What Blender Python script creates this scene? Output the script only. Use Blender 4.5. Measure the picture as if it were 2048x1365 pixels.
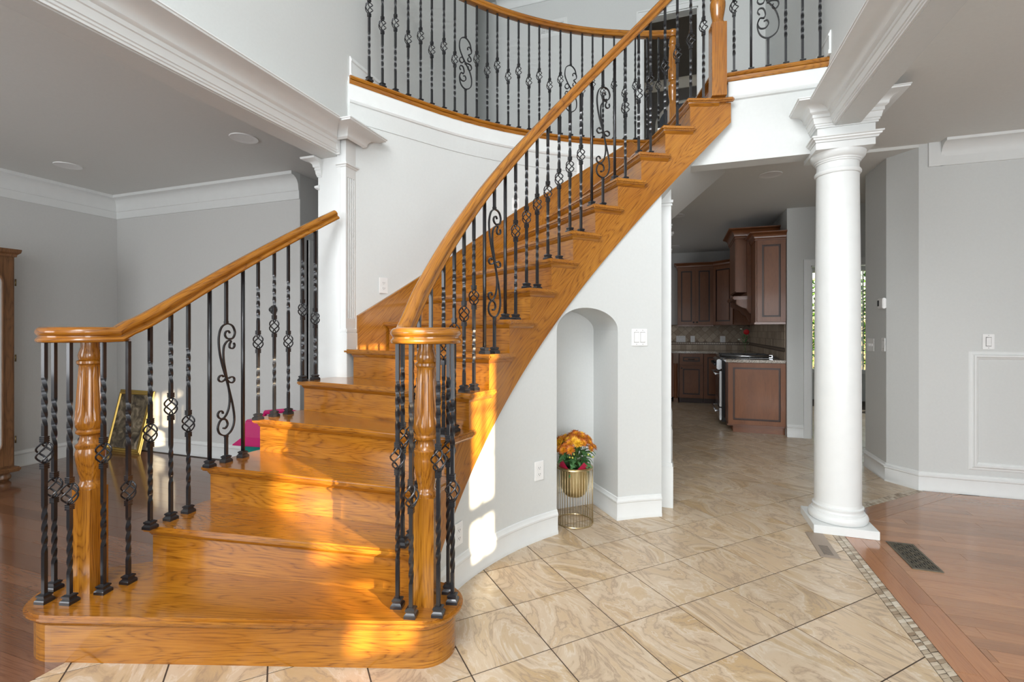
import bpy, bmesh, math, random
from math import sin, cos, pi, radians as rad, sqrt, atan2, degrees, hypot
from mathutils import Vector, Matrix
random.seed(7)
for _o in list(bpy.data.objects): bpy.data.objects.remove(_o)
SC = bpy.context.scene
COL = SC.collection
# ------------------------------------------------------------------ camera, world, sun, lights, exposure
EYE = 1.285
cam_d = bpy.data.cameras.new('camera'); cam = bpy.data.objects.new('camera', cam_d); COL.objects.link(cam)
cam_d.sensor_width = 36.0; cam_d.lens = 36.0*956/2048; cam_d.shift_y = -0.01; cam_d.clip_start = .05
cam.location = (0, 0, EYE); cam.rotation_euler = (pi/2, 0, rad(19.1))
SC.camera = cam
SC.view_settings.view_transform = 'Standard'; SC.view_settings.look = 'None'
SC.view_settings.gamma = 1.0; SC.view_settings.use_curve_mapping = False
SC.view_settings.exposure = 0.58
W = bpy.data.worlds.new('world'); SC.world = W; W.use_nodes = True
_bg = W.node_tree.nodes['Background']
_sky = W.node_tree.nodes.new('ShaderNodeTexSky'); _sky.sky_type = 'NISHITA'; _sky.sun_disc = False
_sky.sun_elevation = rad(12); _sky.sun_rotation = rad(60); _sky.altitude = 50
W.node_tree.links.new(_sky.outputs[0], _bg.inputs[0]); _bg.inputs[1].default_value = 0.25
def light(name, kind, loc, energy, color=(1,1,1), size=None, target=None, angle=None, spread=None):
    d = bpy.data.lights.new(name, kind); d.energy = energy; d.color = color
    if kind == 'AREA':
        d.shape = 'RECTANGLE'; d.size, d.size_y = size
        if spread: d.spread = spread
    if kind == 'SUN': d.angle = angle
    if kind == 'POINT': d.shadow_soft_size = size
    o = bpy.data.objects.new(name, d); COL.objects.link(o); o.location = loc
    if target is not None: o.rotation_euler = (Vector(target)-Vector(loc)).to_track_quat('-Z', 'Y').to_euler()
    return o
_az, _el = rad(153.5), rad(9.3)
_L = Vector((cos(_az)*cos(_el), sin(_az)*cos(_el), -sin(_el)))
light('sun', 'SUN', (6, -2, 4), 15.0, (1.0, .80, .52), angle=rad(.5), target=Vector((6, -2, 4))+_L)
# daylight through the two-storey front windows behind the camera and the dining room; added fill lamps for living room, kitchen, upstairs
light('front_window_light', 'AREA', (-.6, -2.2, 3.9), 100, (.91, .955, 1), (2.6, 2.6), target=(-.6, 4, 2.4))
light('front_door_light', 'AREA', (-.6, -2.2, 1.3), 36, (.92, .96, 1), (2.4, 2.0), target=(-.6, 3, 1.0))
light('dining_window_light', 'AREA', (2.7, -2.2, 1.5), 88, (.94, .97, 1), (2.4, 1.6), target=(2.7, 4, 1.3))
light('living_fill_light', 'AREA', (-4.2, -2.2, 1.6), 54, (.94, .97, 1), (2.2, 1.6), target=(-4.2, 3.5, 1.2))  # unseen fill lamp added to lift the living room
light('kitchen_fill_light', 'AREA', (-1.9, 8.2, 1.6), 5, (.97, .98, 1), (1.6, 1.2), target=(1.5, 7.6, 1.0))  # fill lamp added for the kitchen, stands at no known window
light('hall_window_light', 'AREA', (3.6, 8.6, 1.5), 13, (.97, .99, 1), (1.8, 1.8), target=(.5, 5.0, .6))
light('upper_fill_light', 'AREA', (-1.2, -1.9, 5.2), 80, (1, 1, 1), (2.6, .9), target=(-.8, 5, 4.6))  # extra fill put in to brighten the upstairs hall walls
# ------------------------------------------------------------------ materials
def mat(name):
    m = bpy.data.materials.new(name); m.use_nodes = True
    nt = m.node_tree; b = nt.nodes['Principled BSDF']
    return m, nt, b
def N(nt, t, **k):
    n = nt.nodes.new(t)
    for a, v in k.items():
        if a.startswith('i_'):
            n.inputs[a[2:].replace('_', ' ')].default_value = v
        else: setattr(n, a, v)
    return n
def L(nt, a, b): nt.links.new(a, b)
def ramp(nt, fac, stops):
    r = N(nt, 'ShaderNodeValToRGB'); cr = r.color_ramp
    while len(cr.elements) < len(stops): cr.elements.new(.5)
    for e, (p, c) in zip(cr.elements, stops): e.position = p; e.color = (*c, 1)
    L(nt, fac, r.inputs[0]); return r.outputs[0]
def mix(nt, fac, a, b, mode='MIX'):
    n = N(nt, 'ShaderNodeMix', data_type='RGBA', blend_type=mode)
    for s, v in ((0, fac), (6, a), (7, b)):
        if hasattr(v, 'is_linked') or isinstance(v, bpy.types.NodeSocket): L(nt, v, n.inputs[s])
        else: n.inputs[s].default_value = v if s == 0 else (*v, 1)
    return n.outputs[2]
def bump(nt, b, h, strength=.1, dist=.01):
    n = N(nt, 'ShaderNodeBump'); n.inputs['Strength'].default_value = strength; n.inputs['Distance'].default_value = dist
    L(nt, h, n.inputs['Height']); L(nt, n.outputs[0], b.inputs['Normal'])
def plain(name, col, rough=.5, metal=0, coat=0, noise=0, **k):
    m, nt, b = mat(name)
    b.inputs['Base Color'].default_value = (*col, 1); b.inputs['Roughness'].default_value = rough
    b.inputs['Metallic'].default_value = metal
    if coat: b.inputs['Coat Weight'].default_value = coat; b.inputs['Coat Roughness'].default_value = .08
    for a, v in k.items(): b.inputs[a.replace('_', ' ')].default_value = v
    tc = N(nt, 'ShaderNodeTexCoord'); no = N(nt, 'ShaderNodeTexNoise', i_Scale=14.0 if not noise else noise, i_Detail=4.0)
    L(nt, tc.outputs['Object'], no.inputs['Vector'])
    c = ramp(nt, no.outputs[0], [(.3, tuple(x*.985 for x in col)), (.7, tuple(min(1, x*1.012) for x in col))])
    L(nt, c, b.inputs['Base Color'])
    return m
def wood(name, light_c, mid_c, dark_c, axis='X', uv=False, rough=.22, coat=.6, scale=1.0, contrast=1.0, vary=.0):
    m, nt, b = mat(name)
    tc = N(nt, 'ShaderNodeTexCoord'); oi = N(nt, 'ShaderNodeObjectInfo')
    mp = N(nt, 'ShaderNodeMapping')
    if axis == 'Z' and not uv: mp.inputs['Rotation'].default_value = (0, pi/2, 0)
    if axis == 'Y' and not uv: mp.inputs['Rotation'].default_value = (0, 0, pi/2)
    L(nt, tc.outputs['UV' if uv else 'Object'], mp.inputs[0])
    rv = N(nt, 'ShaderNodeVectorMath', operation='SCALE'); cm = N(nt, 'ShaderNodeCombineXYZ')
    L(nt, oi.outputs['Random'], cm.inputs[0]); L(nt, oi.outputs['Random'], cm.inputs[1]); L(nt, oi.outputs['Random'], cm.inputs[2])
    L(nt, cm.outputs[0], rv.inputs[0]); rv.inputs['Scale'].default_value = 37.0
    ad = N(nt, 'ShaderNodeVectorMath', operation='ADD'); L(nt, mp.outputs[0], ad.inputs[0]); L(nt, rv.outputs[0], ad.inputs[1])
    # cathedral figure: stretched low-frequency field cut into contour lines
    s1 = N(nt, 'ShaderNodeVectorMath', operation='MULTIPLY'); s1.inputs[1].default_value = (1.3*scale, 8.5*scale, 8.5*scale); L(nt, ad.outputs[0], s1.inputs[0])
    n1 = N(nt, 'ShaderNodeTexNoise', i_Scale=1.0, i_Detail=1.5, i_Roughness=.45); L(nt, s1.outputs[0], n1.inputs['Vector'])
    mu = N(nt, 'ShaderNodeMath', operation='MULTIPLY'); mu.inputs[1].default_value = 21.0; L(nt, n1.outputs[0], mu.inputs[0])
    fr = N(nt, 'ShaderNodeMath', operation='PINGPONG'); fr.inputs[1].default_value = .5; L(nt, mu.outputs[0], fr.inputs[0])
    s2 = N(nt, 'ShaderNodeVectorMath', operation='MULTIPLY'); s2.inputs[1].default_value = (7, 260, 260); L(nt, ad.outputs[0], s2.inputs[0])
    n2 = N(nt, 'ShaderNodeTexNoise', i_Scale=1.0, i_Detail=3.0, i_Roughness=.6); L(nt, s2.outputs[0], n2.inputs['Vector'])
    s3 = N(nt, 'ShaderNodeVectorMath', operation='MULTIPLY'); s3.inputs[1].default_value = (1.5, 5, 5); L(nt, ad.outputs[0], s3.inputs[0])
    n3 = N(nt, 'ShaderNodeTexNoise', i_Scale=1.0, i_Detail=2.0); L(nt, s3.outputs[0], n3.inputs['Vector'])
    base = ramp(nt, n3.outputs[0], [(.3, mid_c), (.68, light_c)])
    g = ramp(nt, fr.outputs[0], [(0.0, (.85, .85, .85)), (.14, (.35, .35, .35)), (.5, (0, 0, 0))])
    p = ramp(nt, n2.outputs[0], [(.42, (1, 1, 1)), (.58, (0, 0, 0))])
    mm = N(nt, 'ShaderNodeMath', operation='MULTIPLY_ADD'); L(nt, g, mm.inputs[0])
    pm = N(nt, 'ShaderNodeMath', operation='MULTIPLY_ADD'); L(nt, p, pm.inputs[0]); pm.inputs[1].default_value = .55; pm.inputs[2].default_value = .22
    L(nt, pm.outputs[0], mm.inputs[1])
    pm2 = N(nt, 'ShaderNodeMath', operation='MULTIPLY'); L(nt, p, pm2.inputs[0]); pm2.inputs[1].default_value = .22
    L(nt, pm2.outputs[0], mm.inputs[2])
    cc = N(nt, 'ShaderNodeMath', operation='MULTIPLY', use_clamp=True); L(nt, mm.outputs[0], cc.inputs[0]); cc.inputs[1].default_value = contrast
    col = mix(nt, cc.outputs[0], base, dark_c)
    if vary:
        hv = N(nt, 'ShaderNodeHueSaturation'); L(nt, col, hv.inputs['Color'])
        mr = N(nt, 'ShaderNodeMapRange'); L(nt, oi.outputs['Random'], mr.inputs[0]); mr.inputs[3].default_value = 1-vary; mr.inputs[4].default_value = 1+vary
        L(nt, mr.outputs[0], hv.inputs['Value']); col = hv.outputs[0]
    L(nt, col, b.inputs['Base Color'])
    b.inputs['Roughness'].default_value = rough; b.inputs['Coat Weight'].default_value = coat; b.inputs['Coat Roughness'].default_value = .1
    bump(nt, b, cc.outputs[0], -.08, .002)
    return m
OAKC = ((.47, .188, .016), (.355, .122, .009), (.125, .032, .003))
oak_x = wood('honey_oak', *OAKC)
oak_z = wood('honey_oak_upright', *OAKC, axis='Z')
oak_uv = wood('honey_oak_swept', *OAKC, uv=True)
oak_str = wood('honey_oak_stringer', *OAKC, uv=True, scale=.9)
oak_dark = wood('walnut_brown', (.26, .12, .05), (.18, .08, .03), (.07, .03, .012), axis='Z', rough=.35, coat=.3)
cherry_z = wood('kitchen_cherry', (.27, .10, .036), (.20, .07, .024), (.11, .034, .011), axis='Z', rough=.45, coat=.12, contrast=.5)
cherry_x = wood('kitchen_cherry_level', (.24, .088, .032), (.18, .06, .021), (.10, .03, .01), axis='X', rough=.35, coat=.3, contrast=.5)
glaze = plain('dark_glaze', (.05, .02, .012), .4)
plank_r = wood('floor_oak_rose', (.45, .215, .098), (.37, .165, .072), (.24, .098, .042), rough=.16, coat=.5, contrast=.55, vary=.16)
plank_ry = wood('floor_oak_border', (.43, .185, .075), (.36, .145, .058), (.23, .085, .034), axis='Y', rough=.16, coat=.5, contrast=.5, vary=.08)
plank_l = wood('floor_oak_dark', (.24, .112, .060), (.18, .078, .040), (.085, .034, .018), rough=.14, coat=.6, contrast=.6, vary=.22)
white_wall = plain('wall_paint', (.645, .66, .648), .62, noise=60)
grey_wall = plain('living_wall_paint', (.62, .62, .605), .62, noise=60)
ceil_m = plain('ceiling_paint', (.73, .735, .71), .8, noise=60)
trim_m = plain('trim_paint', (.765, .78, .77), .34)
iron = plain('black_iron', (.017, .017, .02), .3, .35, coat=.5, noise=120)
gold = plain('gold_metal', (.60, .48, .28), .28, 1.0)
gold2 = plain('gold_bowl', (.55, .46, .26), .28, 1.0)
plastic = plain('white_plastic', (.85, .85, .84), .35)
dark_slot = plain('dark_slot', (.03, .03, .03), .5)
grout = plain('grout', (.075, .052, .038), .9)
steel = plain('stainless_steel', (.55, .57, .6), .22, 1.0)
black_gloss = plain('black_enamel', (.01, .01, .012), .15)
bronze = plain('bronze_register', (.14, .12, .085), .4, .6)
taupe = plain('taupe_register', (.33, .26, .2), .45)
def tile_material():
    m, nt, b = mat('travertine_tile')
    tc = N(nt, 'ShaderNodeTexCoord'); oi = N(nt, 'ShaderNodeObjectInfo')
    cm = N(nt, 'ShaderNodeCombineXYZ')
    for k in range(3): L(nt, oi.outputs['Random'], cm.inputs[k])
    rv = N(nt, 'ShaderNodeVectorMath', operation='SCALE'); rv.inputs['Scale'].default_value = 53.0; L(nt, cm.outputs[0], rv.inputs[0])
    ad = N(nt, 'ShaderNodeVectorMath', operation='ADD'); L(nt, tc.outputs['Object'], ad.inputs[0]); L(nt, rv.outputs[0], ad.inputs[1])
    mp = N(nt, 'ShaderNodeVectorMath', operation='MULTIPLY'); mp.inputs[1].default_value = (1.9, 3.6, 1); L(nt, ad.outputs[0], mp.inputs[0])
    w = N(nt, 'ShaderNodeTexNoise', i_Scale=1.15, i_Detail=8.0, i_Roughness=.6, i_Distortion=.9); L(nt, mp.outputs[0], w.inputs['Vector'])
    mu = N(nt, 'ShaderNodeMath', operation='MULTIPLY'); mu.inputs[1].default_value = 6.5; L(nt, w.outputs[0], mu.inputs[0])
    fr = N(nt, 'ShaderNodeMath', operation='PINGPONG'); fr.inputs[1].default_value = .5; L(nt, mu.outputs[0], fr.inputs[0])
    c1 = ramp(nt, w.outputs[0], [(.28, (.46, .31, .17)), (.42, (.58, .44, .29)), (.52, (.61, .485, .35)), (.60, (.55, .40, .235)), (.72, (.50, .34, .18))])
    v = ramp(nt, fr.outputs[0], [(0, (.8, .8, .8)), (.06, (.4, .4, .4)), (.18, (0, 0, 0))])
    n2 = N(nt, 'ShaderNodeTexNoise', i_Scale=9.0, i_Detail=6.0, i_Roughness=.7); L(nt, ad.outputs[0], n2.inputs['Vector'])
    sp = ramp(nt, n2.outputs[0], [(.58, (0, 0, 0)), (.72, (1, 1, 1))])
    c2 = mix(nt, v, c1, (.36, .26, .18))
    li = ramp(nt, fr.outputs[0], [(.40, (0, 0, 0)), (.5, (.5, .5, .5))])
    c3 = mix(nt, li, c2, (.74, .67, .58))
    c4 = N(nt, 'ShaderNodeMix', data_type='RGBA'); mm = N(nt, 'ShaderNodeMath', operation='MULTIPLY'); mm.inputs[1].default_value = .35; L(nt, sp, mm.inputs[0])
    L(nt, mm.outputs[0], c4.inputs[0]); L(nt, c3, c4.inputs[6]); c4.inputs[7].default_value = (.36, .25, .14, 1)
    hv = N(nt, 'ShaderNodeHueSaturation'); L(nt, c4.outputs[2], hv.inputs['Color'])
    mr = N(nt, 'ShaderNodeMapRange'); L(nt, oi.outputs['Random'], mr.inputs[0]); mr.inputs[3].default_value = .93; mr.inputs[4].default_value = 1.05
    L(nt, mr.outputs[0], hv.inputs['Value']); L(nt, hv.outputs[0], b.inputs['Base Color'])
    b.inputs['Roughness'].default_value = .3
    bump(nt, b, n2.outputs[0], .05, .002)
    return m
tile_m = tile_material()
def random_tint(name, stops, rough=.35):
    m, nt, b = mat(name); oi = N(nt, 'ShaderNodeObjectInfo')
    tc = N(nt, 'ShaderNodeTexCoord'); no = N(nt, 'ShaderNodeTexNoise', i_Scale=30.0, i_Detail=4.0); L(nt, tc.outputs['Object'], no.inputs['Vector'])
    c = ramp(nt, oi.outputs['Random'], stops); c2 = mix(nt, .35, c, (.45, .36, .27))
    mxn = N(nt, 'ShaderNodeMix', data_type='RGBA', blend_type='MULTIPLY'); mxn.inputs[0].default_value = .5
    L(nt, c, mxn.inputs[6]); L(nt, ramp(nt, no.outputs[0], [(.3, (.7, .7, .7)), (.6, (1, 1, 1))]), mxn.inputs[7])
    L(nt, mxn.outputs[2], b.inputs['Base Color']); b.inputs['Roughness'].default_value = rough
    return m
stone_m = random_tint('river_stone', [(0, (.30, .21, .13)), (.3, (.42, .33, .23)), (.6, (.55, .45, .33)), (1, (.68, .60, .49))])
splash_m = random_tint('backsplash_stone', [(0, (.36, .27, .19)), (.5, (.46, .37, .27)), (1, (.55, .45, .34))], .5)
def granite():
    m, nt, b = mat('granite'); tc = N(nt, 'ShaderNodeTexCoord')
    v = N(nt, 'ShaderNodeTexVoronoi', i_Scale=90.0); L(nt, tc.outputs['Object'], v.inputs['Vector'])
    c = ramp(nt, v.outputs['Distance'], [(.1, (.03, .025, .02)), (.35, (.30, .25, .2)), (.6, (.6, .55, .48))])
    L(nt, c, b.inputs['Base Color']); b.inputs['Roughness'].default_value = .12; return m
granite_m = granite()
def glass(name='window_glass'):
    m, nt, b = mat(name); b.inputs['Base Color'].default_value = (1, 1, 1, 1); b.inputs['Roughness'].default_value = 0.0
    b.inputs['Transmission Weight'].default_value = 1.0; b.inputs['IOR'].default_value = 1.05; return m
glass_m = glass()
# ------------------------------------------------------------------ mesh helpers
class M:
    def __init__(s): s.v = []; s.f = []; s.uv = {}; s.sm = []
    def add(s, vs, fs, uvs=None, smooth=False):
        o = len(s.v); s.v += [tuple(v) for v in vs]
        for k, f in enumerate(fs):
            s.f.append(tuple(i+o for i in f)); s.sm.append(smooth)
            if uvs is not None: s.uv[len(s.f)-1] = [uvs[k][j] for j in range(len(f))]
        return s
    def box(s, x0, x1, y0, y1, z0, z1):
        x0, x1 = min(x0, x1), max(x0, x1); y0, y1 = min(y0, y1), max(y0, y1); z0, z1 = min(z0, z1), max(z0, z1)
        return s.add([(x0,y0,z0),(x1,y0,z0),(x1,y1,z0),(x0,y1,z0),(x0,y0,z1),(x1,y0,z1),(x1,y1,z1),(x0,y1,z1)],
                     [(0,3,2,1),(4,5,6,7),(0,1,5,4),(1,2,6,5),(2,3,7,6),(3,0,4,7)])
    def prism(s, pts, z0, z1):
        n = len(pts); A = sum(pts[i][0]*pts[(i+1)%n][1]-pts[(i+1)%n][0]*pts[i][1] for i in range(n))
        if A < 0: pts = pts[::-1]
        vs = [(x, y, z0) for x, y in pts]+[(x, y, z1) for x, y in pts]
        return s.add(vs, [tuple(range(n))[::-1], tuple(range(n, 2*n))]+[(i, (i+1)%n, n+(i+1)%n, n+i) for i in range(n)])
    def grid(s, rows, closed_u=False, closed_v=False, uv=None, smooth=True, caps=False):
        n, k = len(rows), len(rows[0]); vs = [p for r in rows for p in r]; fs = []; uvs = []
        for i in range(n if closed_u else n-1):
            for j in range(k if closed_v else k-1):
                a, b, c, d = i*k+j, i*k+(j+1)%k, ((i+1)%n)*k+(j+1)%k, ((i+1)%n)*k+j
                fs.append((a, b, c, d))
                if uv: uvs.append([uv(i, j), uv(i, j+1), uv(i+1, j+1), uv(i+1, j)])
        s.add(vs, fs, uvs if uv else None, smooth)
        if caps:
            o = len(s.v)-len(vs)
            s.f.append(tuple(range(o+k-1, o-1, -1))); s.sm.append(False)
            s.f.append(tuple(range(o+(n-1)*k, o+n*k))); s.sm.append(False)
        return s
    def lathe(s, prof, cx=0, cy=0, seg=24, mod=None, smooth=True):
        rows = []
        for r, z in prof:
            rows.append([(cx+(r*(mod(z, 2*pi*j/seg) if mod else 1))*cos(2*pi*j/seg), cy+(r*(mod(z, 2*pi*j/seg) if mod else 1))*sin(2*pi*j/seg), z) for j in range(seg)])
        L_ = max(z for r, z in prof)
        return s.grid(rows[::-1] if prof[0][1] > prof[-1][1] else rows, closed_v=True, smooth=smooth, caps=True)
    def tube(s, pts, r, seg=6, closed=False, smooth=True):
        P = [Vector(p) for p in pts]; n = len(P); rows = []; up = None
        for i in range(n):
            t = (P[(i+1)%n]-P[i-1]) if closed else (P[min(i+1, n-1)]-P[max(i-1, 0)])
            t.normalize()
            if up is None: up = Vector((0,0,1)) if abs(t.z) < .9 else Vector((1,0,0))
            sd = t.cross(up); sd.normalize(); up2 = sd.cross(t); up = up2
            rr = r[i] if isinstance(r, (list, tuple)) else r
            rows.append([P[i]+sd*(rr*cos(2*pi*j/seg))+up2*(rr*sin(2*pi*j/seg)) for j in range(seg)])
        return s.grid(rows, closed_u=closed, closed_v=True, smooth=smooth, caps=not closed)
    def bar2d(s, pts, w, t, origin, ex, ez=(0,0,1), taper=None):
        # rectangular bar following a planar curve; pts in (x,z) of plane spanned by ex, ez ; w in plane, t across
        ex = Vector(ex).normalized(); ez = Vector(ez); ey = ex.cross(ez); O = Vector(origin); n = len(pts); rows = []
        for i in range(n):
            a = pts[max(i-1, 0)]; b = pts[min(i+1, n-1)]; d = Vector((b[0]-a[0], b[1]-a[1]));
            if d.length < 1e-9: d = Vector((1, 0))
            d.normalize(); nx, nz = -d.y, d.x; c = O+ex*pts[i][0]+ez*pts[i][1]; u = ex*nx+ez*nz
            rows.append([c+u*w/2+ey*t/2, c-u*w/2+ey*t/2, c-u*w/2-ey*t/2, c+u*w/2-ey*t/2])
        return s.grid(rows, closed_v=True, smooth=True, caps=True)
    def mould(s, prof, path, closed=False, side=1, uv=True, ends=True, smooth=True):
        # prof: list of (out, z); path: XY points; out goes to the left of travel when side=1
        n = len(path); rows = []; dist = [0]
        for i in range(1, n+1): dist.append(dist[-1]+hypot(path[i%n][0]-path[i-1][0], path[i%n][1]-path[i-1][1]))
        for i in range(n):
            def nrm(a, b):
                dx, dy = b[0]-a[0], b[1]-a[1]; l = hypot(dx, dy) or 1; return (-dy/l*side, dx/l*side)
            ns = []
            if closed or i > 0: ns.append(nrm(path[i-1], path[i]))
            if closed or i < n-1: ns.append(nrm(path[i], path[(i+1)%n]))
            mx, my = sum(q[0] for q in ns), sum(q[1] for q in ns); l = hypot(mx, my) or 1; mx /= l; my /= l
            k = 1/max(.3, mx*ns[0][0]+my*ns[0][1])
            rows.append([(path[i][0]+mx*o*k, path[i][1]+my*o*k, z) for o, z in prof])
        if closed: rows.append(rows[0])
        pl = [0]
        for j in range(1, len(prof)+1): pl.append(pl[-1]+hypot(prof[j%len(prof)][0]-prof[j-1][0], prof[j%len(prof)][1]-prof[j-1][1]))
        if side < 0: pass
        return s.grid(rows, closed_v=True, uv=lambda i, j: (dist[i], pl[j]), smooth=smooth, caps=not closed)
    def build(s, name, material, parent=None, loc=None, rot=None, bevel=0, autosmooth=True):
        me = bpy.data.meshes.new(name); me.from_pydata([tuple(v) for v in s.v], [], s.f)
        if s.uv:
            ul = me.uv_layers.new(name='UVMap')
            for pi_, p in enumerate(me.polygons):
                if pi_ in s.uv:
                    for li, q in zip(p.loop_indices, s.uv[pi_]): ul.data[li].uv = q
        me.polygons.foreach_set('use_smooth', s.sm)
        bm = bmesh.new(); bm.from_mesh(me)
        bmesh.ops.recalc_face_normals(bm, faces=bm.faces)
        if bevel:
            es = [e for e in bm.edges if len(e.link_faces) == 2 and e.calc_face_angle(0) > .6]
            bmesh.ops.bevel(bm, geom=es, offset=bevel, segments=2, affect='EDGES', clamp_overlap=True)
        if any(s.sm):
            for e in bm.edges: e.smooth = len(e.link_faces) == 2 and e.calc_face_angle(0) < .62
        bm.to_mesh(me); bm.free()
        me.materials.append(material)
        o = bpy.data.objects.new(name, me); COL.objects.link(o)
        if parent is not None: o.parent = parent
        if loc: o.location = loc
        if rot: o.rotation_euler = rot
        return o
def tag(o, label=None, cat=None, group=None, kind=None):
    for k, v in (('label', label), ('category', cat), ('group', group), ('kind', kind)):
        if v: o[k] = v
    return o
def empty(name, loc=(0,0,0), rz=0, label=None, cat=None, group=None, kind=None):
    o = bpy.data.objects.new(name, None); COL.objects.link(o); o.location = loc; o.rotation_euler = (0, 0, rz)
    return tag(o, label, cat, group, kind)
def struct(o): o['kind'] = 'structure'; return o
def inst(name, mesh_ob, parent, loc=(0,0,0), rot=(0,0,0), scale=None):
    o = bpy.data.objects.new(name, mesh_ob.data); COL.objects.link(o); o.parent = parent; o.location = loc; o.rotation_euler = rot
    if scale: o.scale = scale
    return o
def smoothcurve(pts, n=6):
    out = []
    P = [pts[0]]+list(pts)+[pts[-1]]
    for i in range(1, len(P)-2):
        for k in range(n):
            t = k/n; q = []
            for d in range(len(pts[0])):
                a, b, c, e = P[i-1][d], P[i][d], P[i+1][d], P[i+2][d]
                q.append(.5*(2*b+(c-a)*t+(2*a-5*b+4*c-e)*t*t+(3*b-a-3*c+e)*t**3))
            out.append(tuple(q))
    out.append(tuple(pts[-1])); return out
# ------------------------------------------------------------------ stair layout
CX, CY = .6638, 1.9335; H = .1928; DA = 5.92; A0 = 199.7; FL2 = 16*H
def P(r, ang): return (CX+r*cos(rad(ang)), CY+r*sin(rad(ang)))
def slope(ang): return (A0-ang)/DA*H
RI, RO, RS = 1.680, 2.890, 1.712
def dr(a): return .075*max(0, (a-150)/13)**2   # the outer wall straightens towards the pilaster
def arc(r, a0, a1, n): return [P(r, a0+(a1-a0)*i/n) for i in range(n+1)]
def solidstrip(m, angs, r0, r1, zlo, zhi, uvslope=False, ease=False):
    rows = []
    for a in angs:
        e_ = dr(a) if ease else 0
        x0, y0 = P(r0+e_, a); x1, y1 = P(r1+e_, a); zl, zh = zlo(a), zhi(a)
        rows.append([(x0, y0, zl), (x0, y0, zh), (x1, y1, zh), (x1, y1, zl)])
    def uv(i, j):
        a = angs[min(i, len(angs)-1)]; z = (zlo(a), zhi(a), zhi(a), zlo(a))[j%4]; s = -r0*rad(a); th = .83
        return (s*cos(th)+z*sin(th), -s*sin(th)+z*cos(th)+(.2 if j%4 > 1 else 0)) if uvslope else (s, z)
    m.grid(rows, closed_v=True, uv=uv, smooth=True, caps=True); return m
def frange(a, b, n): return [a+(b-a)*i/n for i in range(n+1)]
# ================================================================== FLOORS
def clip(poly, a, b, c):   # keep a*x+b*y<=c
    out = []
    for i in range(len(poly)):
        p, q = poly[i], poly[(i+1)%len(poly)]; dp = a*p[0]+b*p[1]-c; dq = a*q[0]+b*q[1]-c
        if dp <= 0: out.append(p)
        if (dp < 0 < dq) or (dq < 0 < dp):
            t = dp/(dp-dq); out.append((p[0]+(q[0]-p[0])*t, p[1]+(q[1]-p[1])*t))
    return out
def area(p): return abs(sum(p[i][0]*p[(i+1)%len(p)][1]-p[(i+1)%len(p)][0]*p[i][1] for i in range(len(p))))/2 if len(p) > 2 else 0
floor = struct(M().box(-6.1, 5.2, -2.5, 10.9, -.14, -.0022).build('floor', grout))
_cache = {}
def piece(name, poly, m, th=.006, origin=None, rz=0.0):
    """a floor piece (tile, plank) as its own object, local X along rz"""
    cx = sum(p[0] for p in poly)/len(poly); cy = sum(p[1] for p in poly)/len(poly)
    c, s = cos(-rz), sin(-rz)
    loc = [((x-cx)*c-(y-cy)*s, (x-cx)*s+(y-cy)*c) for x, y in poly]
    key = (name, m.name, tuple((round(x, 3), round(y, 3)) for x, y in loc))
    if key not in _cache:
        n = len(loc); e = .0006; mm = M()
        k = [(x*(1-e/max(.02, hypot(x, y))), y*(1-e/max(.02, hypot(x, y)))) for x, y in loc]
        vs = [(x, y, -th) for x, y in loc]+[(x, y, -e) for x, y in loc]+[(x, y, 0) for x, y in k]
        A = sum(loc[i][0]*loc[(i+1)%n][1]-loc[(i+1)%n][0]*loc[i][1] for i in range(n))
        fs = [(i, (i+1)%n, n+(i+1)%n, n+i) for i in range(n)]+[(n+i, n+(i+1)%n, 2*n+(i+1)%n, 2*n+i) for i in range(n)]+[tuple(range(2*n, 3*n))]
        mm.add(vs, fs); _cache[key] = mm.build(name, m, floor, (cx, cy, 0), (0, 0, rz)); return _cache[key]
    return inst(name, _cache[key], floor, (cx, cy, 0), (0, 0, rz))
TS, TX, TY, G = .3423, -.725, 2.118, .0058
q = TS*.70710678
SA0, SA1 = .922, .988           # mosaic strip beside the dining room
DD0, DD1 = 2.925, 2.832         # b-a of its diagonal leg
ntile = 0
for i in range(-14, 32):
    for j in range(-26, 26):
        ox, oy = TX+q*(i+j), TY+q*(i-j)
        cs = [(0, 0), (1, 0), (1, 1), (0, 1)]
        g = G/2/TS
        sq = []
        for (u, v) in cs:
            u2 = g if u == 0 else 1-g; v2 = g if v == 0 else 1-g
            sq.append((ox+q*(u2+v2), oy+q*(u2-v2)))
        mx, my = ox+q, oy
        # outside the seen tile areas
        r = hypot(mx-CX, my-CY)
        if my < .5 or my > 9.6 or mx < -2.6: continue
        if my < 3.5 and r > 2.12 and not (my < 2.0): continue
        if my < 3.5 and mx < -2.6: continue
        if my >= 3.5 and (mx < -.35 or (mx > 1.85 and my < 5.4) or mx > 2.9) and r > 2.12: continue
        if -.327*mx+.945*my < 1.35: continue     # nearer than the frame reaches
        p = sq
        p = clip(p, -1, 0, 2.24)
        if my-mx < 3.4 or mx < .9: 
            if not all(y-x > DD0+.001 for x, y in p): p = clip(p, 1, 0, SA0-.002) if (mx < 1.05 and my < 3.95) else clip(p, 1, -1, -DD0)
        if area(p) < .002: continue
        piece('tile', p, tile_m, rz=-pi/4 if (i*7+j*3)%2 else 3*pi/4); ntile += 1
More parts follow.
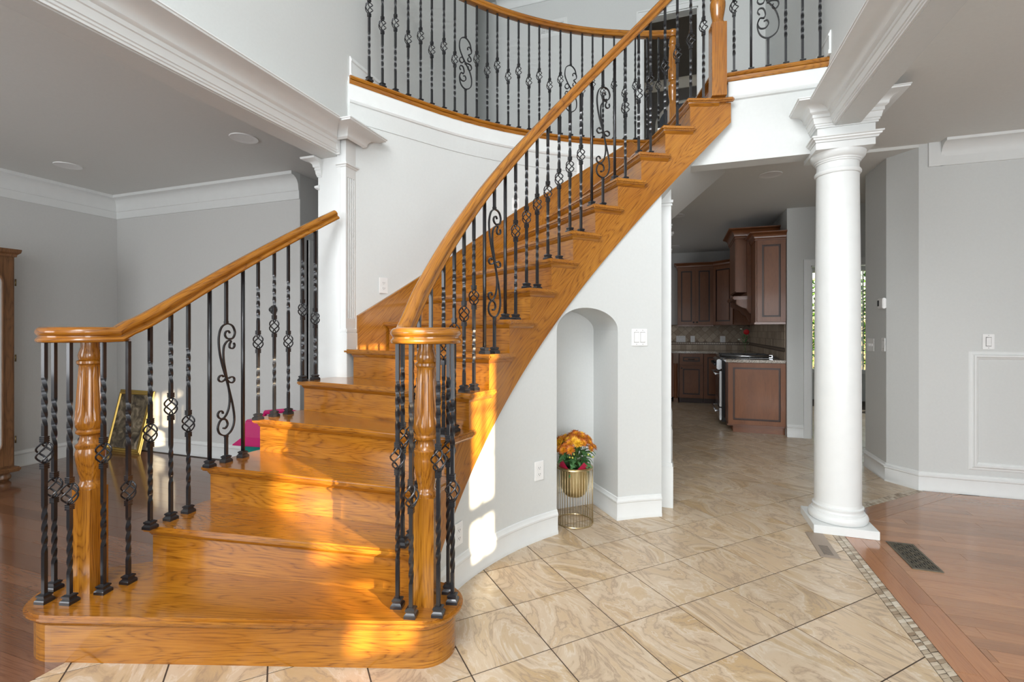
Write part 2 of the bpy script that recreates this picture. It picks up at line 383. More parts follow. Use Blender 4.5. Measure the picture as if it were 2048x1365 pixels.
def chips(x0, y0, dx, dy, nx, ny, length, n):
    rnd = random.Random(3)
    w = .066
    for k in range(n):
        s0 = length*k/n; ds = length/n
        for c in range(2):
            off = c*w/2; j = rnd.uniform(-.002, .002); sk = .019
            pts = [(s0+.001+j, off+.001), (s0+ds-.001+j, off+.001), (s0+ds-.001+j+sk+rnd.uniform(-.006, .004), off+w/2-.001-rnd.uniform(0, .003)), (s0+.001+j+sk, off+w/2-.001)]
            piece('stone', [(x0+dx*a+nx*b, y0+dy*a+ny*b) for a, b in pts], stone_m, th=.006)
chips(SA0, 1.62, 0, 1, 1, 0, 2.17, 92)
_l = 1/sqrt(2)
chips(SA0+.02, SA0+.02+DD1, _l, _l, -_l, _l, 1.30, 52)
# rose oak floor of the dining room: two border boards along the mosaic, then boards across
def dining_clip(p, x0, d):
    p = clip(p, -1, 0, -x0); p = clip(p, -1, 1, d); p = clip(p, 0, 1, 4.70); p = clip(p, 1, 0, 4.45); return p
for k, (xa, xb) in enumerate(((SA1+.001, SA1+.0795), (SA1+.0805, SA1+.159))):
    y = 1.0+.3*k
    while y < 4.0:
        y2 = y+1.25+.2*k
        poly = clip([(xa, y+.0008), (xb, y+.0008), (xb, y2-.0008), (xa, y2-.0008)], -1, 1, DD1-.230)
        if area(poly) > .003: piece('plank', poly, plank_ry, rz=0)
        y = y2
for k in range(2):
    d1 = DD1-k*.113-.002; d0 = DD1-(k+1)*.113
    poly = [(SA1-.2, SA1-.2+d1), (2.3, 2.3+d1), (2.3, 2.3+d0), (SA1-.2, SA1-.2+d0)]
    poly = clip(poly, 0, 1, 4.70); poly = clip(poly, -1, 0, -(SA1+.002)); 
    if area(poly) > .003: piece('plank', poly, plank_r, rz=pi/4)
rnd = random.Random(11)
y = 1.2
while y < 4.7:
    x = SA1+.16-rnd.uniform(0, 1.1); yb = min(y+.083, 4.70)
    while x < 4.3:
        x2 = x+rnd.uniform(.75, 1.7)
        poly = dining_clip([(x+.0005, y+.0005), (x2-.0005, y+.0005), (x2-.0005, yb-.0005), (x+.0005, yb-.0005)], SA1+.161, DD1-.228)
        if area(poly) > .002 and -.327*poly[0][0]+.945*yb > .7 and .6*min(q_[0] for q_ in poly) < .82*yb+.4: piece('plank', poly, plank_r)
        x = x2
    y += .083
# dark oak floor of the living room
y = .6
while y < 4.6:
    x = -5.88-rnd.uniform(0, .9); yb = y+.108
    x_end = -2.24 if y < 3.58 else -2.4
    while x < x_end:
        x2 = x+rnd.uniform(.8, 1.6)
        poly = [(x+.0006, y+.0006), (x2-.0006, y+.0006), (x2-.0006, yb-.0006), (x+.0006, yb-.0006)]
        poly = clip(poly, 1, 0, -2.2415); poly = clip(poly, -1, 0, 5.87)
        if y >= 3.5: poly = clip(poly, -1, 0, 3.36)
        if area(poly) > .003 and -.327*poly[0][0]+.945*yb > 1.4: piece('plank', poly, plank_l)
        x = x2
    y += .108
# ================================================================== WALLS AND CEILINGS
CL, CR, CH, CU = 2.755, 2.79, 2.765, 5.75
def wall(name, x0, x1, y0, y1, z0, z1, m=white_wall): return struct(M().box(x0, x1, y0, y1, z0, z1).build(name, m))
wall('wall_left', -6.08, -5.88, -2.4, 3.58, 0, CL, grey_wall)
wall('wall_back', -6.08, -3.34, 3.58, 3.76, 0, CL, grey_wall)
wall('wall_back', -3.52, -3.34, 3.76, 4.7, 0, CL, grey_wall)
wall('wall_back', -3.6, -1.9, 4.62, 4.75, 0, CL, grey_wall)
struct(M().box(-6.08, -2.32, -2.4, 4.7, CL, CL+.1).build('ceiling', ceil_m))
wall('wall_front', -6.08, 4.7, -2.55, -2.4, 0, 5.85)
UL = wall('wall_upper_left', -2.38, -2.24, -2.4, 2.82, 2.50, CU)
wall('wall_upper_left', -2.38, -2.20, 2.82, 5.07, FL2-.02, CU)
wall('wall_upper_left', -2.25, -2.20, -2.4, 2.82, 2.675, CU)
wall('wall_upper_left', -4.0, -2.38, 4.93, 5.07, FL2-.02, CU)
wall('wall_upper_left', -4.0, -3.9, 5.07, 6.1, FL2-.02, CU)
wall('wall_upper_right', .940, 1.075, -2.4, 3.53, 2.58, CU)
wall('wall_upper_right', .940, 1.075, 3.53, 6.05, 2.80, CU)
# back wall upstairs with a doorway
for x0, x1, z0, z1 in ((-4.0, -.40, FL2-.02, CU), (.229, 1.1, FL2-.02, CU), (-.40, .229, 5.115, CU)):
    wall('wall_upper_back', x0, x1, 6.05, 6.17, z0, z1)
struct(M().box(-4.0, 1.1, -2.4, 9.0, CU, CU+.1).build('ceiling', white_wall))
# bedroom behind the doorway
bed_m = plain('bedroom_dim_paint', (.16, .16, .165), .8)  # dark grey puts the unlit bedroom's dimness into the wall and ceiling colour
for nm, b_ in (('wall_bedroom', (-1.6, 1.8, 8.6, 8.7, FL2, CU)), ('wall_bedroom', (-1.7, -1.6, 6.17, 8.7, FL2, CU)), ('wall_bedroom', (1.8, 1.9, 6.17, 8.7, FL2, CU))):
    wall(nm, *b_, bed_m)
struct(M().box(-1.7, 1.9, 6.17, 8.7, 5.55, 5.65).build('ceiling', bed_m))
cr = struct(M().mould([(0, 5.40), (.02, 5.40), (.09, 5.52), (.09, 5.55), (0, 5.55)], [(-1.6, 8.6), (1.8, 8.6)], side=-1).build('trim_1', trim_m))
# upper floor slab around the stairwell: everything outside the well circle
fm = M()
slab_t, slab_b = FL2-.001, CH
ring = [P(2.905+dr(a), a) for a in frange(162.9, 105, 24)]
outl = ring[:-1]+[P(2.905,103.4), P(1.76, 102.2), (.30, 3.70), (1.09, 3.70), (1.09, 6.05), (-3.9, 6.05), (-3.9, 5.0), (-2.25, 5.0), (-2.25, 2.83)]
fm.prism(outl, slab_b+.002, slab_t)
struct(fm.build('floor', white_wall))
struct(M().box(-1.7, 1.9, 6.05, 8.7, FL2-.2, FL2-.002).build('floor', plain('carpet', (.35, .33, .3), .95)))
# wall and header under the landing, above the passage
_wl = [(.06, 2.466), (.93, 2.466), (.93, 3.065), (.335, 3.065), (.335, 2.80), (.06, 2.56)]
m = M(); m.add([(x, 3.66, z) for x, z in _wl]+[(x, 3.80, z) for x, z in _wl], [tuple(range(6)), tuple(range(11, 5, -1))]+[(i, (i+1)%6, 6+(i+1)%6, 6+i) for i in range(6)])
struct(m.build('wall_landing', white_wall))
# hall, kitchen and family room shells
struct(M().prism([(-.14, 3.72), (1.076, 3.72), (1.076, 3.3), (1.09, 3.3), (1.09, 4.72), (1.84, 4.72), (1.84, 5.30), (5.1, 5.30), (5.1, 10.8), (-2.8, 10.8), (-2.8, 6.0), (-.14, 6.0)], CH, CH+.03).build('ceiling', ceil_m))
struct(M().box(1.06, 4.7, -2.4, 4.72, CR, CR+.1).build('ceiling', ceil_m))
wall('wall_right', 1.84, 4.6, 4.72, 4.86, 0, CR)
struct(M().prism([(1.84, 4.72), (1.69, 4.92), (1.69, 5.40), (1.83, 5.40), (1.83, 4.86), (1.84, 4.86)], 0, CR).build('wall_hall', white_wall))
wall('wall_hall', 1.83, 5.0, 5.26, 5.40, 0, CH)
wall('wall_kitchen', 1.25, 1.50, 6.55, 6.67, 0, CH)
wall('wall_kitchen', 1.25, 1.37, 6.67, 9.9, 0, CH)
wall('wall_kitchen', 1.50, 2.35, 6.55, 6.67, 2.06, CH)
wall('wall_kitchen', 2.35, 5.0, 6.55, 6.67, 0, CH)
wall('wall_kitchen_back', -2.8, 1.37, 9.65, 9.8, 0, CH, grey_wall)
wall('wall_kitchen_left', -2.9, -2.8, 5.6, 9.8, 0, CH)
wall('wall_kitchen_left', -2.9, -.22, 5.5, 5.6, 0, CH)
wall('wall_passage', -.22, -.10, 3.72, 4.3, 0, 2.10); wall('wall_passage', -.22, -.10, 4.3, 4.86, 0, 2.34); wall('wall_passage', -.22, -.10, 4.86, 6.3, 0, CH+.02)
# family room far wall with window openings, daylight beyond
for x0, x1, z0, z1 in ((1.37, 2.2, 0, CH), (3.45, 5.0, 0, CH), (2.2, 3.45, 0, .50), (2.2, 3.45, 2.45, CH)):
    wall('wall_family', x0, x1, 10.3, 10.45, z0, z1)
wall('wall_family', 5.0, 5.1, 5.3, 10.45, 0, CH)
wi = struct(M().box(2.2, 2.27, 10.26, 10.4, .5, 2.45).box(3.38, 3.45, 10.26, 10.4, .5, 2.45).box(2.27, 3.38, 10.26, 10.4, .5, .57).box(2.27, 3.38, 10.26, 10.4, 2.38, 2.45).box(2.80, 2.85, 10.3, 10.38, .57, 2.38).build('window_1', trim_m))
for zz in (.93, 1.29, 1.65, 2.01):
    M().box(2.27, 3.38, 10.33, 10.36, zz-.009, zz+.009).build('muntin', trim_m, wi)
for xx in (2.45, 2.62, 3.03, 3.2): M().box(xx-.008, xx+.008, 10.33, 10.36, .57, 2.38).build('muntin', trim_m, wi)
M().box(2.27, 3.38, 10.342, 10.346, .57, 2.38).build('pane', glass_m, wi)
# dining room outer wall with the pair of double-hung windows the sun comes through
RW = 4.5
wins = ((-1.375, -1.125), (-.515, -.250))
segs = [(-2.4, wins[0][0]), (wins[0][1], wins[1][0]), (wins[1][1], 4.86)]
for y0, y1 in segs: wall('wall_dining', RW, RW+.12, y0, y1, 0, CR)
for y0, y1 in wins:
    wall('wall_dining', RW, RW+.12, y0, y1, 0, 1.06); wall('wall_dining', RW, RW+.12, y0, y1, 2.42, CR)
    w = M(); yc = (y0+y1)/2
    w.box(RW+.04, RW+.08, y0, y1, 1.06, 1.09).box(RW+.04, RW+.08, y0, y1, 2.39, 2.42)
    w.box(RW+.03, RW+.09, y0, y1, 1.285, 1.375)
    w.box(RW+.05, RW+.07, yc-.008, yc+.008, 1.09, 2.39)
    for zz in (1.62, 1.88, 2.14): w.box(RW+.05, RW+.07, y0, y1, zz-.008, zz+.008)
    struct(w.build('window_2', trim_m))
wall('wall_left', -6.08, -5.88, 3.58, 4.75, 0, CL)
# ------------------------------------------------------------------ curved walls
W1 = M(); solidstrip(W1, frange(163.0, 104.9, 60), 2.91, 3.03, lambda a: 0, lambda a: FL2-.03, ease=True); struct(W1.build('wall_curved', white_wall))
WT = lambda a: min(slope(a)-.30, FL2)
NA0, NA1, NSP, NRISE = 127.4, 143.6, 1.287, .15
def arch(a):
    t = (a-(NA0+NA1)/2)/((NA1-NA0)/2); t = max(-1, min(1, t)); return NSP+NRISE*sqrt(max(0, 1-t*t))
na = [ (NA0+NA1)/2+(NA1-NA0)/2*cos(pi*k/24) for k in range(25)]
wm = M()
solidstrip(wm, frange(190, NA1, 24), 1.724, 1.80, lambda a: 0, lambda a: max(.12, WT(a)))
solidstrip(wm, na, 1.724, 2.07, arch, WT)
solidstrip(wm, frange(NA0, 116.5, 8), 1.724, 1.80, lambda a: 0, WT)
solidstrip(wm, frange(NA1+1.6, NA1, 2), 1.80, 2.07, lambda a: 0, lambda a: 1.5)
solidstrip(wm, frange(NA0, NA0-1.6, 2), 1.80, 2.07, lambda a: 0, lambda a: 1.5)
solidstrip(wm, frange(NA1+1.6, NA0-1.6, 16), 2.07, 2.11, lambda a: 0, lambda a: 1.6)
struct(wm.build('wall_stair', white_wall))
struct(M().prism([P(1.724, 116.5), P(1.85, 116.5), (-.13, 3.74), (-.122, 3.662)], 0, 2.32).build('wall_stair', white_wall))
# underside of the upper flight
sm_ = M(); rows = []
for k in range(19):
    a = 119-k; zi = slope(a)-.47; x, y_ = P(1.714, a)
    t = k/18; xo, yo, zo = -.30+t*.72, 4.74+t*.11, min(2.76, 2.12+t*.64)
    rows.append([(x, y_, min(zi, CH+.002)), (xo, yo, zo), (xo, yo, zo+.03), (x, y_, min(zi+.03, CH+.03))])
sm_.grid(rows, closed_v=True, smooth=True, caps=False); struct(sm_.build('ceiling', white_wall))
# ------------------------------------------------------------------ baseboards
BB = [(0, 0), (.016, 0), (.016, .022), (.012, .028), (.012, .112), (.017, .118), (.017, .128), (.010, .135), (.007, .150), (0, .153)]
def base(path, side=1, name='baseboard_1', z=0, prof=BB): return struct(M().mould([(o, zz+z) for o, zz in prof], path, side=side).build(name, trim_m))
base([P(1.724, a) for a in frange(176, NA1, 18)]+[P(2.05, NA1-.3)], 1, 'baseboard_stair') if False else None
# travelling with increasing angle puts the centre on the left hand side
base([P(1.724, a) for a in frange(NA1, 180, 18)], 1, 'baseboard_stair')
base([P(2.07, NA0), P(1.724, NA0)], -1, 'baseboard_stair') if False else None
base([P(1.724, a) for a in frange(116.6, NA0, 7)]+[P(2.07, NA0), P(2.07, (NA0+NA1)/2), P(2.07, NA1), P(1.73, NA1)], 1, 'baseboard_niche')
base([(-5.88, -2.4), (-5.88, 3.58), (-3.34, 3.58), (-3.34, 3.665)], -1, 'baseboard_left')
base([(4.5, 4.72), (1.84, 4.72), (1.69, 4.92), (1.69, 5.40)], 1, 'baseboard_right')
base([(1.25, 6.67), (1.25, 6.55), (1.425, 6.55)], 1, 'baseboard_kitchen') if False else base([(1.425, 6.55), (1.25, 6.55)], 1, 'baseboard_kitchen')
base([(-.10, 3.76), (-.10, 6.3)], -1, 'baseboard_passage')
base([(-2.20, 2.83), (-2.20, 5.07)], -1, 'baseboard_upper', FL2)
base([(-2.38, 6.05), (-.47, 6.05)], -1, 'baseboard_upper', FL2)
base([(.94, 3.60), (.94, 6.05)], 1, 'baseboard_upper', FL2)
# ------------------------------------------------------------------ entablatures, crowns
def cove(o0, z0, o1, z1, n=5):
    return [(o0+(o1-o0)*(1-cos(t*pi/2/n)), z0+(z1-z0)*sin(t*pi/2/n)) for t in range(n+1)]
def entab(zb, zt, proj):   # stepped frieze and crown, out from wall face
    h = zt-zb
    return [(0, zb), (.012, zb), (.012, zb+.06*h), (.018, zb+.08*h), (.018, zb+.14*h), (.024, zb+.16*h), (.024, zb+.2*h), (.030, zb+.36*h),
            (.036, zb+.38*h), (.036, zb+.50*h), (.046, zb+.53*h), (.052, zb+.57*h)]+cove(.052, zb+.6*h, proj-.02, zb+.88*h)+[(proj-.006, zb+.9*h), (proj-.004, zb+.95*h), (proj, zb+.96*h), (proj, zt), (0, zt)]
EL = entab(2.505, 2.684, .17)
struct(M().mould(EL, [(-2.24, -2.4), (-2.24, 2.735), (-2.205, 2.735)], side=-1).build('trim_2', trim_m))
ER = entab(2.585, 2.727, .165)
struct(M().mould(ER, [(.94, -2.4), (.94, 3.53)], side=1).build('trim_3', trim_m))
CRN = [(0, -.235), (.012, -.235), (.012, -.225), (.014, -.16), (.020, -.155), (.022, -.14)]+cove(.022, -.13, .10, -.03)+[(.105, -.028), (.108, 0), (0, 0)]
def crown(path, z, side, name='trim_4', prof=CRN): return struct(M().mould([(o, zz+z) for o, zz in prof], path, side=side).build(name, trim_m))
crown([(-5.88, -2.4), (-5.88, 3.58), (-3.34, 3.58)], CL, -1)
crown([(4.5, 4.72), (1.98, 4.72)], CR, 1, 'trim_5', [(0, -.19), (.012, -.19), (.013, -.12)]+cove(.013, -.12, .10, -.02)+[(.105, 0), (0, 0)])
struct(M().mould([(0, 2.60), (.013, 2.60), (.015, 2.612), (.015, CR), (0, CR)], [(2.0, 4.72), (1.90, 4.72)], side=1).build('trim_5', trim_m))
crown([(-2.30, 6.05), (.94, 6.05)], CU, -1, 'trim_6', [(0, -.15), (.01, -.15)]+cove(.012, -.14, .10, -.03)+[(.1, 0), (0, 0)])
# white frieze band and bead below the balcony and landing edge
FB = [(0, FL2-.192), (.014, FL2-.186), (.021, FL2-.174), (.014, FL2-.163), (.006, FL2-.158), (.006, FL2-.062), (0, FL2-.062)]
struct(M().mould(FB, [P(2.91+dr(a), a) for a in frange(162.9, 106, 48)], side=-1).build('trim_7', trim_m))
struct(M().mould(FB, [(.34, 3.66), (.94, 3.66)], side=-1).build('trim_7', trim_m))
# oak nosing caps along balcony and landing
def cap_prof(zt): return [(-.20, zt-.02), (-.20, zt), (.018, zt), (.026, zt-.006), (.028, zt-.016), (.022, zt-.026), (.012, zt-.028), (.012, zt-.045), (.004, zt-.058), (-.02, zt-.06)]
nc = M().mould(cap_prof(FL2+.002), [P(2.91+dr(a), a) for a in frange(162.9, 105.4, 56)], side=-1).build('trim_8', oak_uv); struct(nc)
nc = M().mould(cap_prof(FL2+.002), [(.315, 3.66), (.94, 3.66)], side=-1).build('trim_8', oak_uv); struct(nc)
# door casings
def casing(name, x0, x1, y, z0, z1, face=-1, w=.075):
    m = M()
    for a, b in ((x0-w, x0), (x1, x1+w)): m.box(a, b, y+face*.02, y, z0, z1+w); m.box(a if a < x0 else b-.018, a+.018 if a < x0 else b, y+face*.028, y+face*.02, z0, z1+w)
    m.box(x0, x1, y+face*.02, y, z1, z1+w); m.box(x0-w+.018, x1+w-.018, y+face*.028, y+face*.02, z1+w-.018, z1+w)
    m.box(x0-.005, x0+.012, y, y+.12, z0, z1); m.box(x1-.012, x1+.005, y, y+.12, z0, z1); m.box(x0, x1, y, y+.12, z1-.012, z1+.003)
    return struct(m.build(name, trim_m))
casing('door_1', -.40, .229, 6.05, FL2, 5.115)
casing('door_2', 1.50, 2.35, 6.55, 0, 2.06, w=.075)
struct(M().box(-3.34, -3.318, 3.665, 3.765, 0, 2.15).box(-3.34, -3.31, 3.665, 3.69, 0, 2.15).build('door_3', trim_m))
# wall frame moulding on the dining wall, and a narrow pilaster pair at the passage mouth
wf = M()
def frame(m, x0, x1, z0, z1, y, w=.062, d=.02):
    prof = [(0, .0), (.006, .010), (.006, .018), (.011, .026), (d, .030), (d, .042), (.010, .05), (.008, w-.006), (0, w)]
    rows = []
    for k in range(len(prof)):
        dpt, inn = prof[k]
        rows.append([(x0+inn, y-dpt, z0+inn), (x1-inn, y-dpt, z0+inn), (x1-inn, y-dpt, z1-inn), (x0+inn, y-dpt, z1-inn)])
    m.grid(rows, closed_v=True, smooth=False); return m
struct(frame(wf, 2.159, 3.35, .195, 1.124, 4.72).build('trim_9', trim_m))
def slim_pilaster(x0, x1, y, zc):
    m = M(); m.box(x0, x1, y, y+.10, 0, zc)
    m.box(x0-.005, x1+.014, y-.012, y+.11, 0, .30); m.box(x0, x1+.008, y-.006, y+.105, .30, .325)
    m.box(x0, x1+.014, y-.010, y+.11, zc-.225, zc-.205); m.box(x0, x1+.008, y-.006, y+.11, zc-.245, zc-.23)
    m.box(x0, x1+.02, y-.012, y+.11, zc-.05, zc-.03); m.box(x0, x1+.035, y-.02, y+.12, zc-.03, zc)
    return struct(m.build('trim_10', trim_m))
slim_pilaster(-.12, -.044, 3.66, 2.44)
slim_pilaster(-.12, -.062, 5.05, 2.56)
slim_pilaster(-.12, -.075, 6.2, 2.5)
# ================================================================== STAIRCASE
stair = empty('staircase', (CX, CY, 0), 0, 'curved open staircase of glossy honey oak rising from a wide bullnose step to the landing', 'staircase')
def rel(p): return (p[0]-CX, p[1]-CY)
TH = .028
def nose(n): return A0-DA*n
def tread_outline(n):
    """plan outline in polar terms: local frame has +X along the nosing radial of tread n"""
    a0 = nose(n); pts = []
    ro = 3.03 if n <= 5 else RO
    def Q(r, da, t=0):   # da degrees past the nosing (up the stair) ; t metres tangential
        x, y = r*cos(rad(-da)), r*sin(rad(-da)); return (x, y-t)
    back = DA+1.75 if n < 15 else 9.4
    pts.append(Q(RI, 0)); 
    if n <= 5:
        pts.append(Q(ro, 0)); pts += [Q(ro, d) for d in frange(1.0, DA+1.4, 5)]; pts.append(Q(ro-.035, DA+1.4)); pts.append(Q(ro-.035, back))
    else:
        pts.append(Q(ro, 0)); pts[-1] = Q(ro+dr(a0), 0); pts += [Q(ro+dr(a0-d), d) for d in frange(1.0, back, 4)]
    e = DA+2.3 if n < 15 else 10.9
    pts.append(Q(RS+.002, back)); pts.append(Q(RS+.002, e)); pts.append(Q(RI+.012, e+.1)); pts.append(Q(RI, e-.3))
    pts += [Q(RI, d) for d in frange(e-1, 1.0, 5)]
    return pts
def cove_strip(m, path, side=1):
    m.mould([(0, -.020), (.006, -.017), (.010, -.010), (.016, -.006), (.018, 0), (0, 0)], path, side=side)
for n in range(2, 16):
    a = nose(n)
    t = M().prism(tread_outline(n), -TH, 0).build('tread', oak_x, stair, (0, 0, n*H), (0, 0, rad(a)), bevel=.009)
    cv = M(); ro = 2.995 if n <= 5 else RO
    # cove under the front nosing and the side return, local frame of the tread
    off = .030
    fp = [(RS-.004, -off), (ro, -off)]
    inn = [(RS*cos(rad(-d)), RS*sin(rad(-d))) for d in frange(DA+1.7, 1.05, 5)]
    cove_strip(cv, inn+[(RS-.002, -off), (ro, -off)], side=-1) if False else None
    path = [(ro, -off), (RS, -off)]+inn[::-1]
    cv.mould([(0, -.022), (.005, -.019), (.009, -.012), (.015, -.007), (.017, 0), (0, 0)], path, side=-1)
    cv.build('cove_moulding', oak_uv, stair, (0, 0, n*H-TH), (0, 0, rad(a)))
for n in range(2, 17):
    a = nose(n); ro = 2.995 if n <= 5 else RO
    z0, z1 = (n-1)*H, n*H-TH
    M().box(RS, ro, -.032-.018, -.032, z0+.0005-n*H, z1-n*H).build('riser', oak_x, stair, (0, 0, n*H), (0, 0, rad(a)))
M().box(RS, RO, -.10, 0, -TH, 0).build('tread', oak_x, stair, (0, 0, 16*H-.001), (0, 0, rad(nose(16))), bevel=.008)
# bullnose starting step
cL, rL = P(3.07, 191.3), .205
cR, rR = (-.970, 1.717), .155
def hull(pts):
    pts = sorted(set(pts))
    def half(ps):
        h = []
        for p in ps:
            while len(h) >= 2 and (h[-1][0]-h[-2][0])*(p[1]-h[-2][1])-(h[-1][1]-h[-2][1])*(p[0]-h[-2][0]) <= 0: h.pop()
            h.append(p)
        return h
    a, b = half(pts), half(pts[::-1]); return a[:-1]+b[:-1]
def step_outline(grow):
    ps = []
    for (c, r) in ((cL, rL), (cR, rR)):
        ps += [(c[0]+(r+grow)*cos(2*pi*k/40), c[1]+(r+grow)*sin(2*pi*k/40)) for k in range(40)]
    ps += [P(1.69-grow*.2, 186.5), P(3.01+grow, 186.2)]
    return [rel(p) for p in hull(ps)]
# turned so local X runs along the step
ga = 14.5
def rotl(ps, ang): c, s = cos(rad(-ang)), sin(rad(-ang)); return [(x*c-y*s, x*s+y*c) for x, y in ps]
M().prism(rotl(step_outline(0), ga), -TH, 0).build('tread', oak_x, stair, (0, 0, H), (0, 0, rad(ga)), bevel=.010)
so = step_outline(-.030)
cum = [0]
for i in range(1, len(so)+1): cum.append(cum[-1]+hypot(so[i%len(so)][0]-so[i-1][0], so[i%len(so)][1]-so[i-1][1]))
rm = M(); cl = so+[so[0]]
rm.grid([[(x, y, 0.0) for x, y in cl], [(x, y, H-TH) for x, y in cl]], uv=lambda i, j: (cum[j], i*H), smooth=False)
for f in range(len(rm.sm)): rm.sm[f] = False
rm.build('riser', oak_uv, stair)
cvm = M(); cvm.mould([(0, -.022), (.005, -.019), (.009, -.012), (.015, -.007), (.017, 0), (0, 0)], so, closed=True, side=-1)
cvm.build('cove_moulding', oak_uv, stair, (0, 0, H-TH))
# inner (open) stringer, stepped on top and helical below
def zb_in(a): return max(slope(a)-.475 - max(0, (118-a))*.0015, 0.0)
sg = M()
for n in range(1, 16):
    a_hi = nose(n)-1.07; a_lo = nose(n+1)-1.07
    if n == 15: a_lo = 100.6
    aa = frange(min(a_hi, 190), a_lo, 6)
    bot = lambda a: min(max(zb_in(a), 0), 2.765)
    solidstrip(sg, aa, RS, RS+.012, bot, lambda a, n=n: n*H-TH, uvslope=True)
sg.v = [(x-CX, y-CY, z) for x, y, z in sg.v]
sg.build('stringer', oak_str, stair)
so2 = M()
for n in range(2, 6):
    solidstrip(so2, frange(min(nose(n)-1, 190), nose(n+1)-.6, 4), 2.98, 2.995, lambda a: 0, lambda a, n=n: n*H-TH, uvslope=True)
so2.v = [(x-CX, y-CY, z) for x, y, z in so2.v]
so2.build('stringer', oak_str, stair)
# wall stringer (skirt) on the outside
def ztop(a): return slope(a)+ (.150 if a > 146 else .150+(146-a)*.004 if a > 133 else .20)
ws = M(); aa = frange(161.9, 105.2, 60)
solidstrip(ws, aa, RO, 2.909, lambda a: min(slope(a)-.35, FL2-.2), lambda a: min(ztop(a), FL2-.063 if a < 111 else 9), uvslope=True, ease=True)
ws.v = [(x-CX, y-CY, z) for x, y, z in ws.v]
ws.build('stringer', oak_str, stair)
st = M(); rows = []
for a in aa:
    z = min(ztop(a), FL2-.063 if a < 111 else 9); x0, y0 = rel(P(RO-.004+dr(a), a)); x1, y1 = rel(P(2.912+dr(a), a)); rows.append([(x0, y0, z), (x0, y0, z+.012), (x1, y1, z+.012), (x1, y1, z)])
st.grid(rows, closed_v=True, uv=lambda i, j: (-i*.05, j*.01), smooth=False, caps=True); st.build('trim_strip', oak_uv, stair)
# ================================================================== RAILINGS
RP = [(.024, .030), (.012, .0325), (0, .033)]
HP = [(0, .033), (.016, .0315), (.025, .026), (.0305, .017), (.031, .008), (.027, .001), (.0225, -.004), (.0225, -.009), (.028, -.014), (.0305, -.021), (.028, -.028), (.022, -.031), (0, -.031)]
FULL = HP+[(-x, z) for x, z in HP[-2:0:-1]]
def rail_mesh(pts, m=None, scale=1.0):
    m = m or M(); Pn = [Vector(p) for p in pts]; rows = []; d = [0]
    for i in range(len(Pn)):
        t = Pn[min(i+1, len(Pn)-1)]-Pn[max(i-1, 0)]; t.normalize()
        sd = t.cross(Vector((0, 0, 1))); sd.normalize(); up = sd.cross(t)
        rows.append([Pn[i]+sd*(x*scale)+up*(z*scale) for x, z in FULL])
        if i: d.append(d[-1]+(Pn[i]-Pn[i-1]).length)
    pl = [0]
    for j in range(1, len(FULL)+1): pl.append(pl[-1]+hypot(FULL[j%len(FULL)][0]-FULL[j-1][0], FULL[j%len(FULL)][1]-FULL[j-1][1]))
    m.grid(rows, closed_v=True, uv=lambda i, j: (d[i], pl[j]), smooth=True, caps=True); return m
# shared small iron pieces
def basket_mesh():
    m = M()
    for w in range(4):
        pts = []
        for k in range(11):
            t = k/10; r = .005+.0235*sin(pi*t)**.8 if 0 < t < 1 else .005; a = w*pi/2+t*pi*1.05
            pts.append((r*cos(a), r*sin(a), -.044+.088*t))
        m.tube(pts, .0036, 6)
    return m
def collar_mesh():
    m = M()
    for z in (-.008, 0, .008): m.box(-.0108, .0108, -.0108, .0108, z-.0032, z+.0032)
    m.box(-.009, .009, -.009, .009, -.010, .010); return m
def shoe_mesh(s=1.0):
    m = M(); rows = []
    for r, z in ((.0225, 0), (.0225, .011), (.020, .015), (.0155, .020), (.0155, .024), (.0185, .026), (.0185, .032), (.0105, .037)):
        rows.append([(r, r, z), (-r, r, z), (-r, -r, z), (r, -r, z)])
    m.grid(rows, closed_v=True, smooth=False, caps=True); return m
_proto = {}
def proto(kind, parent, loc, rz):
    if kind not in _proto:
        fn = {'basket': basket_mesh, 'collar': collar_mesh, 'shoe': shoe_mesh}[kind]
        _proto[kind] = fn().build(kind, iron, parent, loc, (0, 0, rz)); return _proto[kind]
    return inst(kind, _proto[kind], parent, loc, (0, 0, rz))
def bar_rows(m, secs, hw=.0071):
    """square bar; secs = list of (z0,z1,turns)"""
    rows = []; ang = 0
    for z0, z1, turns in secs:
        n = max(1, int(abs(turns)*22)); 
        for k in range(n+1):
            a = ang+turns*2*pi*k/n if turns else ang
            z = z0+(z1-z0)*k/n
            rows.append([(hw*sqrt(2)*cos(a+pi/4+q*pi/2), hw*sqrt(2)*sin(a+pi/4+q*pi/2), z) for q in range(4)])
        ang += turns*2*pi
    m.grid(rows, closed_v=True, smooth=True, caps=True)
